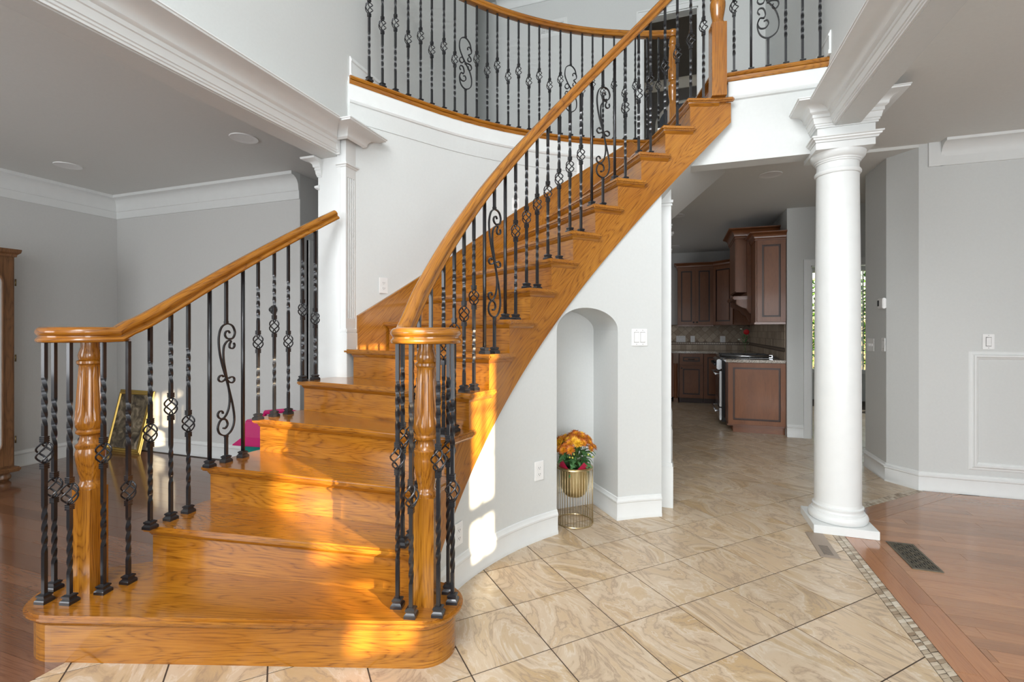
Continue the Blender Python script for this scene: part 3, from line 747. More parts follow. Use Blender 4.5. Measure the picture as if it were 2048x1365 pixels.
def stair_scroll(m, zc, h, w=.045, flip=1):
    """long S scroll of two bars with a bow at the waist, in local XZ, centred on x=0"""
    s = h/711.0; X0, Y0 = 612, 472
    def mp(pts): return [((x-X0)*s*flip, zc-(y-Y0)*s) for x, y in pts]
    A = [(634,778),(624,784),(610,776),(602,757),(612,732),(634,722),(658,735),(671,775),(655,813),(612,829),(572,802),(553,740),(563,650),(590,545),(614,460),(642,370),(661,280),(664,200),(645,140),(607,118),(567,130),(549,170),(560,205),(585,216),(610,207),(621,186),(612,166),(596,163),(586,178)]
    B = [(557,240),(551,256),(558,272),(574,277),(588,267),(587,248),(578,230),(592,224),(612,236),(630,270),(631,340),(617,420),(600,500),(587,580),(592,650),(612,700),(640,719),(664,708),(671,685),(656,668),(640,673),(635,688)]
    C1 = [(594,467),(574,459),(555,468),(555,488),(573,498),(594,488),(612,470),(632,480),(652,484),(667,468),(660,450),(643,443),(631,455)]
    for q in (A, B, C1): m.bar2d(smoothcurve(mp(q), 4), .0066, .0105, (0, 0, 0), (1, 0, 0))
    m.box(-.006, .006, -.0075, .0075, zc-.007, zc+.007)
    for (x, y) in ((583, 214), (630, 722)):
        qx, qz = mp([(x, y)])[0]; m.box(qx-.006, qx+.006, -.007, .007, qz-.005, qz+.005)
def balcony_scroll(m, zc, h):
    s = h/308.0
    def mp(pts): return [((x-852)*s, zc-(y-375)*s) for x, y in pts]
    A = [(868,290),(866,277),(878,270),(891,282),(890,305),(874,318),(888,335),(888,352),(872,357),(866,345),(872,335)]
    B = [(891,288),(880,245),(850,222),(818,240),(811,290),(828,335),(852,375),(878,412),(893,462),(886,508),(852,529),(822,510),(811,470),(820,440),(836,440),(842,425),(834,400),(818,398),(812,412),(820,424)]
    C = [(838,365),(834,376),(820,378),(811,366),(818,350),(834,347),(852,372),(870,372),(888,378),(892,396),(880,410),(868,400),(872,388)]
    D = [(820,440),(812,462),(822,482),(842,484),(854,468),(848,452),(836,455)]
    for q in (A, B, C, D): m.bar2d(smoothcurve(mp(q), 4), .0072, .0105, (0, 0, 0), (1, 0, 0))
    m.box(-.007, .007, -.0075, .0075, zc-.008, zc+.008)
    for (x, y) in ((874, 318), (836, 440)):
        qx, qz = mp([(x, y)])[0]; m.box(qx-.005, qx+.005, -.007, .007, qz-.004, qz+.004)
def baluster(parent, xy, z0, z1, kind='basket', zb=.40, rz=0.0, sh=.56, flip=1, tail=None, label=None):
    """parent at world origin offset handled by rel to parent's location"""
    h = z1-z0; m = M(); zb_ = zb-z0
    if kind == 'plain': bar_rows(m, [(0, h, 0)])
    elif kind == 'basket':
        b0, b1 = zb_-.036, zb_+.036
        l = b0; tw = min(.19, l*.56); c = l*.52
        bar_rows(m, [(0, c-tw/2, 0), (c-tw/2, c+tw/2, 1.0), (c+tw/2, b0, 0)])
        u = h-b1; tw = min(.20, u*.55); c = b1+u*.42
        bar_rows(m, [(b1, c-tw/2, 0), (c-tw/2, c+tw/2, -1.0), (c+tw/2, h, 0)])
    elif kind == 'twist':
        bar_rows(m, [(0, .12, 0), (.12, h*.5, 1.75), (h*.5, h, 0)])
    elif kind == 'scroll':
        bar_rows(m, [(0, zb_-sh/2, 0)]); bar_rows(m, [(zb_+sh/2, h, 0)]); stair_scroll(m, zb_, sh, flip=flip)
    elif kind == 'bscroll':
        bar_rows(m, [(0, zb_-sh/2, 0)]); bar_rows(m, [(zb_+sh/2, h, 0)]); balcony_scroll(m, zb_, sh)
    pl = parent.location
    o = m.build('baluster', iron, parent, (xy[0]-pl[0], xy[1]-pl[1], z0-pl[2]), (0, 0, rz))
    proto('shoe', o, (0, 0, 0), 0)
    if kind == 'basket':
        proto('basket', o, (0, 0, zb_), 0); proto('collar', o, (0, 0, zb_+.054), 0); proto('collar', o, (0, 0, zb_-.054), 0)
    elif 'scroll' in kind:
        c1 = proto('collar', o, (0, 0, zb_+sh/2+.006), 0); c2 = proto('collar', o, (0, 0, zb_-sh/2-.006), 0)
        for c in (c1, c2): c.scale = (.8, .8, .6)
        o['label'] = 'black iron baluster bent into S scrolls'
    elif kind == 'plain': o['label'] = 'plain square black iron baluster'
    return o
def newel(parent, xy, z0, ztop_, rz, sq=.43, hw=.042, name='newel_post', k=1.0, sqk=None):
    """turned post: square foot, vase, rings, fluted taper, cap neck"""
    m = M(); h = ztop_-z0; R0 = hw
    m.box(-hw, hw, -hw, hw, 0, sq)
    a = sq; t = h-sq
    prof = [(.036, a-.002), (.037, a+.012), (.034, a+.022), (.030, a+.030), (.031, a+.045), (.038, a+.085), (.0435, a+.125), (.0445, a+.150), (.041, a+.168), (.044, a+.176), (.044, a+.184), (.036, a+.192), (.031, a+.210), (.031, a+.222), (.042, a+.232), (.043, a+.240), (.038, a+.248), (.0435, a+.262), (.0445, a+.275)]
    fl0, fl1 = a+.285, h-.105
    for q_ in range(9): prof.append((.0445-.0115*q_/8, fl0+(fl1-fl0)*q_/8))
    prof += [(.034, h-.097), (.040, h-.090), (.040, h-.080), (.033, h-.074), (.036, h-.058), (.034, h-.045), (.028, h-.02), (.028, h)]
    prof = [(min(r*k, .97*hw*1.4142 if z < a+.01 else 9), z) for r, z in prof]
    def mod(z, th):
        if fl0+.02 < z < fl1-.005: return 1-.13*max(0, cos(12*th))
        return 1
    m.lathe(prof, seg=96, mod=mod)
    pl = parent.location
    return m.build(name, oak_z, parent, (xy[0]-pl[0], xy[1]-pl[1], z0-pl[2]), (0, 0, rz))
def tang(a): return rad(a-90)
# ---- inner railing
rin = empty('stair_railing', (*P(1.76, 187), H), 0, 'iron and oak stair railing from the right volute up to the top newel', 'railing', 'iron and oak railings')
RR = 1.76
VC = (-.955, 1.705); VR = .110; VZ = 1.265
def zr(a): return slope(a)+.845
pts = []
for a in frange(103.6, 181, 70): pts.append((*P(RR, a), max(zr(a), VZ+.0)))
# easing and volute: leave the helix on its tangent and wind round the newel
aE = 181; z_end = zr(aE)
s0 = degrees(atan2(P(RR, 187)[1]-VC[1], P(RR, 187)[0]-VC[0]))
for k in range(1, 7):
    a = aE+(186.0-aE)*k/6; x, y_ = P(RR, a); w = (k/6)**2; tx, ty = VC[0]-VR, VC[1]+.0
    t = k/6; z = zr(a); pts.append((x, y_, max(VZ, z*(1-t*t*.3)+VZ*t*t*.3)))
vol = []
for k in range(0, 57):
    th = 180+k*9.5; r = VR if k < 30 else VR-(VR-.048)*((k-30)/26)
    vol.append((VC[0]+r*cos(rad(th)), VC[1]+r*sin(rad(th)), VZ))
lead = smoothcurve([pts[-1], ((pts[-1][0]*.5+vol[0][0]*.5)-.002, (pts[-1][1]+vol[0][1])/2, (pts[-1][2]+VZ)/2-.003), vol[0]], 3)
rail_mesh(pts+lead[1:-1]+vol).build('handrail', oak_uv, rin, tuple(-c for c in rin.location))
pl = rin.location
M().lathe([(0.001, -.031), (.052, -.031), (.056, -.02), (.05, -.008), (.056, .006), (.055, .022), (.045, .031), (.001, .033)], seg=32).build('volute_cap', oak_z, rin, (VC[0]-pl[0], VC[1]-pl[1], VZ-pl[2]))
newel(rin, VC, H, VZ-.03, rad(13), hw=.041, k=1.12)
def rtop(a, f=zr): return f(a)-.025
T1R = [((-1.047, 1.640), .587), ((-.962, 1.600), .46), ((-.868, 1.642), .594), ((-.855, 1.738), .45), ((-.905, 1.80), .59), ((-1.02, 1.795), .46)]
for (xy, b_) in T1R: baluster(rin, xy, H, VZ-.03, 'basket', H+b_, rad(13))
inner = [(186.4, 2, 'basket'), (183.5, 2, 'basket'), (181.4, 3, 'basket'), (177.9, 3, 'basket'), (174.2, 4, 'basket'), (171.1, 4, 'basket'), (168.3, 5, 'basket'), (165.5, 5, 'basket'), (162.5, 6, 'plain'), (159.7, 6, 'scroll'),
         (156.7, 7, 'plain'), (153.8, 7, 'basket'), (150.8, 8, 'basket'), (147.9, 8, 'basket'), (145.0, 9, 'basket'), (142.0, 9, 'basket'), (139.1, 10, 'basket'), (136.2, 10, 'basket'), (133.4, 11, 'plain'), (130.5, 11, 'scroll'),
         (127.5, 12, 'plain'), (124.8, 12, 'basket'), (121.5, 13, 'basket'), (118.6, 13, 'basket'), (115.1, 14, 'basket'), (112.2, 14, 'basket'), (109.1, 15, 'basket'), (106.2, 15, 'basket')]
for a, n, kd in inner:
    zb = slope(a)+(.352 if n <= 5 else .388)
    if n == 3: zb = 3*H+(.334 if a < 180 else .431)
    if n == 2: zb = 2*H+.452
    ztp = max(rtop(a), VZ-.03)
    if kd == 'scroll': baluster(rin, P(RR, a), n*H, ztp, 'scroll', n*H+.515, tang(a)+pi, sh=.615)
    else: baluster(rin, P(RR, a), n*H, ztp, kd, zb, tang(a))
def top_newel(parent, xy, z0, rz):
    m = M(); hw = .048; h = 1.30
    m.box(-hw, hw, -hw, hw, 0, .50)
    a = .50; prof = [(.044, a-.002), (.045, a+.012), (.036, a+.03), (.04, a+.06), (.05, a+.12), (.051, a+.15), (.043, a+.18), (.05, a+.19), (.05, a+.2), (.036, a+.22), (.048, a+.24), (.048, a+.25), (.042, a+.26), (.038, a+.55), (.048, a+.56), (.03, a+.60), (.055, a+.66), (.05, a+.72), (.001, a+.76)]
    m.lathe(prof, seg=40); pl = parent.location
    return m.build('newel_post', oak_z, parent, (xy[0]-pl[0], xy[1]-pl[1], z0-pl[2]), (0, 0, rz))
top_newel(rin, (.262, 3.585), 15*H, rad(10))
# ---- left railing
RL = 2.96
rlf = empty('stair_railing', (*P(RL, 190), H), 0, 'short iron and oak railing on the left of the lower steps, ending at white pilaster', 'railing', 'iron and oak railings')
LC = (-2.352, 1.330); LR = .112; LZ = 1.268
def zl(a): return slope(a)+.955
pts = [(*P(RL, a), 0) for a in frange(165.4, 193, 48)]
pz = []
for k, a in enumerate(frange(165.4, 193, 48)):
    z = zl(a); z2 = LZ
    e = .5*(z-z2); z = z2+e+sqrt(e*e+.0009) if True else z
    pz.append((*P(RL, a), z))
# cut where the volute circle starts
st_ = 200
def ok(p): return (p[0]-LC[0])*cos(rad(14.5))+0 > 0 and hypot(p[0]-LC[0], p[1]-LC[1]) > LR+.002
mainp = [p for p in pz if degrees(atan2(p[1]-CY, p[0]-CX))%360 < 190.6]
vol = []
th0 = degrees(atan2(P(RL, 192)[1]-LC[1], P(RL, 192)[0]-LC[0]))
for k in range(0, 57):
    th = 12-k*9.5; r = LR+(.012 if k == 0 else 0) if k < 30 else LR-(LR-.048)*((k-30)/26)
    if 8 <= k <= 30: r = LR+.035*sin(pi*(k-8)/22)
    vol.append((LC[0]+r*cos(rad(th)), LC[1]+r*sin(rad(th)), LZ))
rail_mesh(mainp+vol).build('handrail', oak_uv, rlf, tuple(-c for c in rlf.location))
pl = rlf.location
M().lathe([(0.001, -.031), (.052, -.031), (.056, -.02), (.05, -.008), (.056, .006), (.055, .022), (.045, .031), (.001, .033)], seg=32).build('volute_cap', oak_z, rlf, (LC[0]-pl[0], LC[1]-pl[1], LZ-pl[2]))
newel(rlf, LC, H, LZ-.03, rad(13), hw=.041, k=1.14)
for (xy, b_) in [((-2.407, 1.202), .602), ((-2.487, 1.275), .431), ((-2.305, 1.232), .439), ((-2.262, 1.326), .583), ((-2.46, 1.375), .60)]:
    baluster(rlf, xy, H, LZ-.03, 'basket', H+b_, rad(13))
for a, n, kd, b_ in [(190.1, 1, 'basket', .40+H), (188.1, 2, 'basket', .435), (186.1, 2, 'basket', .539), (184.3, 2, 'basket', .441), (182.0, 3, 'plain', 0), (180.1, 3, 'scroll', .40), (178.1, 3, 'plain', 0),
                    (176.2, 4, 'basket', .450), (174.1, 4, 'basket', .541), (172.2, 4, 'basket', .449), (170.2, 5, 'basket', .455), (168.4, 5, 'basket', .403)]:
    z = slope(a)+.955-.028; e = .5*(slope(a)+.955-LZ); zt = LZ+e+sqrt(e*e+.0009)-.028
    if n == 1: zb = H+.40; zt = LZ-.028
    else: zb = n*H+b_
    if kd == 'scroll': baluster(rlf, P(RL, a), n*H, zt, 'scroll', n*H+.445, tang(a)+pi, sh=.60)
    else: baluster(rlf, P(RL, a), n*H, zt, kd, zb, tang(a))
# ---- balcony railing
BR = 2.94
rb = empty('balcony_railing', (*P(BR, 130), FL2), 0, 'curved iron and oak railing round the balcony above the stairwell', 'railing', 'iron and oak railings')
zB = FL2+1.02
endp = P(BR, 103.6)
rail_mesh([(*P(BR, a), zB) for a in frange(163.5, 104.2, 60)]).build('handrail', oak_uv, rb, tuple(-c for c in rb.location))
angs_hi = {160.3: 1}
seq = [160.3, 158.1, 155.9, 153.7, 151.5, 149.5, 147.3, 145.3, 143.3, 141.2, 139.2, 137.3, 135.2, 133.2, 131.2, 129.2, 127.2, 125.1, 123.1, 120.9, 118.9, 116.9, 114.8, 112.8, 110.8, 108.6, 106.5]
for k, a in enumerate(seq):
    if k in (8, 18): baluster(rb, P(BR, a), FL2, zB-.028, 'bscroll', FL2+.462, tang(a), sh=.435); continue
    hi = (k % 2 == 0) if k < 8 else (k % 2 == 1) if k < 18 else (k % 2 == 0)
    baluster(rb, P(BR, a), FL2, zB-.028, 'basket', FL2+(.535 if hi else .463), tang(a))
nb = newel(rb, P(2.94, 103.9), FL2-.02, FL2+1.0, rad(14), sq=.36, hw=.040)
M().lathe([(.001, 0), (.04, 0), (.046, .012), (.04, .03), (.047, .048), (.044, .06), (.02, .066), (.001, .067)], seg=28).build('newel_cap', oak_z, rb, (P(2.94, 103.9)[0]-rb.location[0], P(2.94, 103.9)[1]-rb.location[1], .985))
# ---- landing railing
rd = empty('balcony_railing', (.6, 3.70, FL2), 0, 'straight iron railing on the landing edge right of the top newel', 'railing', 'iron and oak railings')
rail_mesh([(.30+.64*k/8, 3.70, zB) for k in range(9)]).build('handrail', oak_uv, rd, (-.6, -3.70, -FL2))
for x, kd, zb in [(.377, 'basket', .487), (.485, 'plain', 0), (.591, 'bscroll', .50), (.699, 'basket', .62), (.799, 'basket', .55), (.902, 'basket', .62)]:
    if kd == 'bscroll': baluster(rd, (x, 3.70), FL2, zB-.028, 'bscroll', FL2+.475, 0, sh=.50)
    else: baluster(rd, (x, 3.70), FL2, zB-.028, kd, FL2+zb, 0)
# ================================================================== COLUMN AND PILASTER
col = empty('column', (.995, 3.675, 0), 0, 'round white column with square plinth carrying the beam between foyer and dining room', 'column')
M().box(-.176, .176, -.176, .176, 0, .052).build('plinth', trim_m, col, bevel=.002)
tb = [(.150, .052), (.160, .056), (.167, .068), (.168, .082), (.163, .096), (.153, .104), (.150, .106), (.150, .112), (.141, .116), (.138, .124), (.139, .132), (.143, .138), (.143, .146), (.134, .152), (.1315, .17)]
M().lathe(tb, seg=64).build('base', trim_m, col)
M().lathe([(.1315, .17), (.1315, .5), (.130, .9), (.127, 1.5), (.122, 2.0), (.119, 2.315)], seg=64).build('shaft', trim_m, col)
M().lathe([(.119, 2.30), (.126, 2.303), (.131, 2.312), (.131, 2.322), (.125, 2.332), (.119, 2.338), (.118, 2.375), (.124, 2.378), (.126, 2.386), (.131, 2.389), (.133, 2.397), (.141, 2.402), (.150, 2.414), (.155, 2.428), (.157, 2.44)], seg=64).build('capital', trim_m, col)
M().box(-.160, .160, -.155, .155, 2.44, 2.482).build('abacus', trim_m, col)
sq_ = [(-.150, -.148), (.162, -.148), (.162, .148), (-.150, .148)]
M().mould([(0, 2.482), (.012, 2.485), (.016, 2.495), (.026, 2.500), (.028, 2.508), (.036, 2.512), (.036, 2.520), (0, 2.521)], sq_, closed=True, side=-1).build('neck_moulding', trim_m, col)
M().box(-.150, .162, -.148, .13, 2.48, 2.79).build('impost_block', trim_m, col)
M().mould([(o, z) for o, z in entab(2.575, 2.737, .150)], [(.162, .12), (.162, -.148), (-.150, -.148), (-.150, .00)], side=-1).build('crown_moulding', trim_m, col) if False else \
M().mould([(o, z) for o, z in entab(2.575, 2.735, .135)], [(-.150, -.015), (-.150, -.148), (.162, -.148), (.162, .148), (-.02, .148)], side=-1).build('crown_moulding', trim_m, col)
pil = empty('pilaster', (-2.24, 2.80, 4*H), 0, 'fluted white pilaster at the head of the short left railing beside the curved wall', 'pilaster')
def pb(m): return m
PZ = 5*H-4*H
M().box(-.165, .005, -.050, .09, -.6, 1.76).build('jamb', trim_m, pil)
M().box(.003, .030, -.058, .072, -.2, 1.75).build('backboard', trim_m, pil)
# fluted shaft: outline with four grooves on the foyer face, extruded upward
f0, f1 = -.055, .054; gx = .075
out = [(.02, f0), (gx, f0)]
gw = (f1-f0-.030)/4
for k in range(4):
    y0_ = f0+.018+k*gw; out += [(gx, y0_), (gx-.010, y0_+.004), (gx-.012, y0_+gw*.5-.004), (gx-.010, y0_+gw*.60), (gx, y0_+gw*.7)]
out += [(gx, f1), (.02, f1)]
M().prism(out, .60, 1.585).build('fluted_shaft', trim_m, pil)
M().box(.02, gx, f0, f1, 1.585, 1.66).build('shaft_end', trim_m, pil); M().box(.02, gx, f0, f1, .50, .60).build('shaft_end', trim_m, pil)
M().box(.0, .087, -.062, .070, -.2, .50).build('pedestal', trim_m, pil, bevel=.003)
M().box(.0, .082, -.059, .066, .50, .53).build('pedestal_moulding', trim_m, pil, bevel=.005)
M().mould([(0, 0), (.006, .004), (.008, .012), (.016, .016), (.016, .026), (.006, .030), (0, .034)], [(.0, f0), (gx, f0), (gx, f1), (0, f1)], side=-1).build('neck_moulding', trim_m, pil, (0, 0, 1.65))
M().box(.0, gx, f0, f1, 1.66, 1.92).build('impost_block', trim_m, pil)
M().mould([(o, z-4*H) for o, z in entab(2.505, 2.684, .155)][9:], [(-.0, f0-.002), (gx+.004, f0-.002), (gx+.004, f1), (0, f1)], side=-1).build('crown_moulding', trim_m, pil)
M().mould([(o*.5, 1.60+(z-2.505)*.7) for o, z in entab(2.505, 2.684, .17)], [(-.165, .088), (-.165, -.050), (-.13, -.050)], side=-1).build('side_moulding', trim_m, pil)
M().mould([(0, 0), (.01, .004), (.018, .014), (.018, .026), (.008, .032), (0, .036)], [(-.165, .088), (-.165, -.050), (-.150, -.050)], side=-1).build('side_bead', trim_m, pil, (0, 0, 1.51))
# ================================================================== WALL FITTINGS
def plate(name, loc, rz, w, h, kind, label, cat, group=None, n=1, parent=None):
    """local: plate faces -Y, origin at centre"""
    o = empty(name, loc, rz, label, cat, group)
    M().box(-w/2, w/2, -.006, 0, -h/2, h/2).build('cover_plate', plastic, o, bevel=.0025)
    if kind == 'outlet':
        for dz in (-.020, .020):
            q_ = M(); q_.box(-.017, .017, -.0075, -.005, dz-.014, dz+.014); a = q_.build('socket', plastic, o, bevel=.002)
            M().box(-.0075, -.0055, -.0082, -.007, dz-.004, dz+.005).box(.0055, .0075, -.0082, -.007, dz-.004, dz+.005).box(-.002, .002, -.0082, -.007, dz-.010, dz-.007).build('slot', dark_slot, a)
    elif kind == 'rocker':
        for k in range(n):
            x = (k-(n-1)/2)*.046
            a = M().box(x-.017, x+.017, -.0085, -.005, -.034, .034).build('switch_rocker', plastic, o, bevel=.002)
            M().box(x-.0175, x+.0175, -.0063, -.0058, -.0355, .0355).build('gap_line', dark_slot, a)
            for dz in (-.048, .048): M().box(x-.002, x+.002, -.0068, -.0058, dz-.002, dz+.002).build('screw', dark_slot, o)
    elif kind == 'toggle':
        for k in range(n):
            x = (k-(n-1)/2)*.046
            M().box(x-.005, x+.005, -.013, -.005, -.012, .012).build('toggle', plastic, o)
    return o
def wallrz(ang, inward=True): return rad(ang)-pi/2 if inward else rad(ang)+pi/2
def on_arc(r, ang, z): x, y = P(r, ang); return (x, y, z)
plate('wall_outlet', on_arc(2.909+dr(158), 158.0, 1.62), wallrz(158), .075, .118, 'outlet', 'white outlet plate above the stair skirt beside the fluted pilaster', 'outlet')
plate('wall_outlet', on_arc(2.909, 134.1, 2.405), wallrz(134.1), .072, .118, 'blank', 'white blank plate on the curved wall halfway up the stairs', 'wall plate')
plate('wall_outlet', on_arc(2.909, 121.5, 2.80), wallrz(121.5), .072, .118, 'blank', 'white blank plate on the curved wall near the top of the stairs', 'wall plate')
plate('wall_outlet', on_arc(1.722, 148.6, .425), wallrz(148.6), .075, .118, 'outlet', 'white outlet on the curved stair wall just left of the niche', 'outlet')
plate('wall_outlet', on_arc(1.722, 171.8, .265), wallrz(171.8), .072, .115, 'outlet', 'white outlet low on the stair wall behind the right newel', 'outlet')
plate('light_switch', on_arc(1.722, 122.0, 1.240), wallrz(122.0), .118, .118, 'rocker', 'double rocker switch plate on the wall right of the niche', 'switch', n=2)
plate('light_switch', (2.28, 4.718, 1.20), 0, .075, .118, 'rocker', 'single rocker switch above the framed wall panel in the dining room', 'switch', n=1)
plate('light_switch', (1.688, 5.255, 1.156), -pi/2, .165, .118, 'toggle', 'triple switch plate on the hall wall beside the column', 'switch', n=3)
plate('light_switch', (1.688, 4.965, 1.165), -pi/2, .072, .118, 'rocker', 'single switch at the corner of the hall wall under the thermostat', 'switch', n=1)
th = empty('thermostat', (1.688, 4.965, 1.522), -pi/2, 'small white thermostat with dark display on the hall wall', 'thermostat')
M().box(-.055, .055, -.028, 0, -.045, .045).build('body', plastic, th, bevel=.005)
M().box(-.056, -.02, -.0295, -.004, -.022, .028).build('display', dark_slot, th)
plate('wall_outlet', (-2.198, 3.16, 3.95), pi/2, .075, .118, 'blank', 'white plate on the upper wall behind the balcony balusters', 'wall plate')
dn = empty('round_doorbell', (-3.65, 3.578, 1.486), 0, 'dark round knob on the living room wall behind the left railing', 'knob')
M().lathe([(.001, 0), (.040, 0), (.044, .006), (.040, .014), (.022, .018), (.020, .026), (.024, .034), (.020, .044), (.001, .047)], seg=28).build('rosette', plain('aged_pewter', (.10, .10, .10), .35, .8), dn, rot=(pi/2, 0, 0))
def downlight(x, y, z, label, lamp=plastic):
    o = empty('recessed_light', (x, y, z), 0, label, 'ceiling light', 'recessed ceiling lights')
    M().lathe([(.072, .012), (.072, -.002), (.098, -.006), (.100, 0), (.098, .001)], seg=40).build('trim_ring', plastic, o)
    M().lathe([(.001, -.001), (.06, -.0015), (.073, -.002), (.073, .006), (.001, .006)], seg=32).build('baffle', plastic, o)
    return o
downlight(-3.12, 2.772, CL-.001, 'recessed ceiling light in the living room near the white beam')
downlight(-5.116, 2.722, CL-.001, 'recessed ceiling light in the living room above the armoire')
downlight(.831, 5.071, CH-.001, 'recessed ceiling light under the landing beside the column')
downlight(-.006, 6.486, CH-.001, 'recessed ceiling light at the near end of the kitchen ceiling')
downlight(-.042, 8.815, CH-.001, 'recessed ceiling light over the far end of the kitchen')
# return-air grille upstairs
rg = empty('return_grille', (-1.54, 6.048, 5.225), 0, 'white louvred return air grille high on the upstairs wall', 'vent')
frame(M(), -.20, .20, -.11, .11, 0, w=.024, d=.012).build('frame', trim_m, rg)
for k in range(4):
    m = M(); x0 = -.175+k*.0885
    for j in range(9): m.box(x0, x0+.082, -.009, -.002, -.082+j*.0185, -.070+j*.0185)
    m.box(x0+.0815, x0+.0875, -.012, 0, -.09, .09); m.build('louvre_panel', trim_m, rg)
M().box(-.19, .19, -.0015, -.0005, -.1, .1).build('duct_shadow', plain('duct_grey', (.25, .25, .25), .7), rg)
am = empty('arched_window', (.10, 8.59, 4.75), 0, 'dim arched window seen through the upstairs doorway', 'window')
m = M(); pts_ = [(-.42, -.9)]+[(-.42*cos(pi*k/16), .05+.36*sin(pi*k/16)) for k in range(17)]+[(.42, -.9)]
m.add([(x, 0, z) for x, z in pts_]+[(x, -.02, z) for x, z in pts_], [tuple(range(19)), tuple(range(37, 18, -1))]+[(i, (i+1)%19, 19+(i+1)%19, 19+i) for i in range(19)])
m.build('shade', plain('dusk_blue', (.10, .12, .16), .6), am)
m = M(); m.tube([(x*1.04, -.012, z+.0) for x, z in pts_], .03, 6); m.build('casing', trim_m, am)
# floor registers
fr = empty('floor_register', (.818, 3.315, 0), 0, 'taupe floor register with small slotted grille set in the tile by the column', 'floor vent')
M().box(-.050, .050, -.178, .178, -.001, .004).build('plate', taupe, fr, bevel=.0015)
M().box(-.024, .024, -.145, -.015, .004, .0046).build('grille_well', dark_slot, fr)
for k in range(13): M().box(-.024, .024, -.145+k*.0105, -.1423+k*.0105, .0046, .0056).build('louvre', taupe, fr)
dr = empty('floor_register', (1.266, 3.317, 0), 0, 'dark bronze floor register with basket-weave grille in the dining room wood floor', 'floor vent')
m = M(); w_, l_ = .069, .176
m.box(-w_+.012, w_-.012, -l_, -l_+.014, 0, .005).box(-w_+.012, w_-.012, l_-.014, l_, 0, .005).box(-w_, -w_+.012, -l_, l_, 0, .005).box(w_-.012, w_, -l_, l_, 0, .005); m.build('frame', bronze, dr)
M().box(-w_+.01, w_-.01, -l_+.012, l_-.012, -.001, .0008).build('grille_well', dark_slot, dr)
rows_, cols_ = 12, 4
cw, ch_ = (2*w_-.024)/cols_, (2*l_-.028)/rows_
for i in range(cols_):
    for j in range(rows_):
        x0 = -w_+.012+i*cw; y0_ = -l_+.014+j*ch_; m = M()
        if (i+j) % 2:
            for q_ in (.2, .62): m.box(x0, x0+cw*1.02, y0_+ch_*q_, y0_+ch_*(q_+.22), .001, .0042)
            m.box(x0+cw*.42, x0+cw*.58, y0_, y0_+ch_, .001, .0036)
        else:
            for q_ in (.12, .66): m.box(x0+cw*q_, x0+cw*(q_+.20), y0_-.001, y0_+ch_*1.02, .001, .0042)
        m.build('grille_bar', bronze, dr)
# ================================================================== PLANTER WITH CHRYSANTHEMUMS IN THE NICHE
px, py = P(1.86, 136.4)
px, py = -.655, 3.175
ps = empty('plant_stand', (px, py, 0), 0, 'round gold wire stand on the tile floor in the arched niche', 'plant stand')
PR, PH = .122, .372
m = M(); m.tube([(PR*cos(2*pi*k/48), PR*sin(2*pi*k/48), .006) for k in range(48)], .005, 6, closed=True); m.build('bottom_ring', gold, ps)
m = M(); m.tube([(PR*cos(2*pi*k/48), PR*sin(2*pi*k/48), PH) for k in range(48)], .005, 6, closed=True); m.build('top_ring', gold, ps)
w0 = None
for k in range(40):
    a = 2*pi*k/40
    if w0 is None: w0 = M().tube([(0, 0, .0), (0, 0, PH)], .0017, 5).build('wire', gold, ps, (PR*cos(a), PR*sin(a), 0))
    else: inst('wire', w0, ps, (PR*cos(a), PR*sin(a), 0))
pot = empty('flower_pot', (px, py, .17), 0, 'brass bowl pot hanging inside the gold wire stand', 'pot')
bp = [(.001, 0), (.03, .002), (.055, .010), (.076, .03), (.089, .058), (.094, .09), (.096, .15), (.099, .205), (.118, .207), (.118, .212), (.094, .212), (.090, .18), (.001, .178)]
m = M(); rows = [[(r*cos(2*pi*j/40), r*sin(2*pi*j/40), z) for j in range(40)] for r, z in bp]; m.grid(rows, closed_v=True); m.build('bowl', gold2, pot)
M().lathe([(.001, .165), (.09, .165), (.09, .185), (.001, .190)], seg=24).build('soil', plain('soil', (.03, .02, .012), .9), pot)
pt = empty('chrysanthemum', (px, py, .355), 0, 'rust and yellow chrysanthemum plant in the brass pot in the niche', 'flowers')
leaf_m = plain('mum_leaf', (.07, .19, .06), .45); stem_m = plain('mum_stem', (.10, .2, .05), .5)
def petal_mat():
    m_, nt, b = mat('rust_petal'); tc = N(nt, 'ShaderNodeTexCoord'); sx = N(nt, 'ShaderNodeVectorMath', operation='LENGTH'); L(nt, tc.outputs['Object'], sx.inputs[0])
    c = ramp(nt, sx.outputs['Value'], [(.0, (.75, .42, .02)), (.012, (.80, .36, .02)), (.020, (.52, .12, .012)), (.03, (.34, .06, .01))]); L(nt, c, b.inputs['Base Color']); b.inputs['Roughness'].default_value = .5
    return m_
def petal_mat2():
    m_, nt, b = mat('yellow_petal'); tc = N(nt, 'ShaderNodeTexCoord'); sx = N(nt, 'ShaderNodeVectorMath', operation='LENGTH'); L(nt, tc.outputs['Object'], sx.inputs[0])
    c = ramp(nt, sx.outputs['Value'], [(.0, (.85, .60, .03)), (.018, (.85, .45, .02)), (.03, (.60, .22, .015))]); L(nt, c, b.inputs['Base Color']); b.inputs['Roughness'].default_value = .5
    return m_
pm1, pm2 = petal_mat(), petal_mat2()
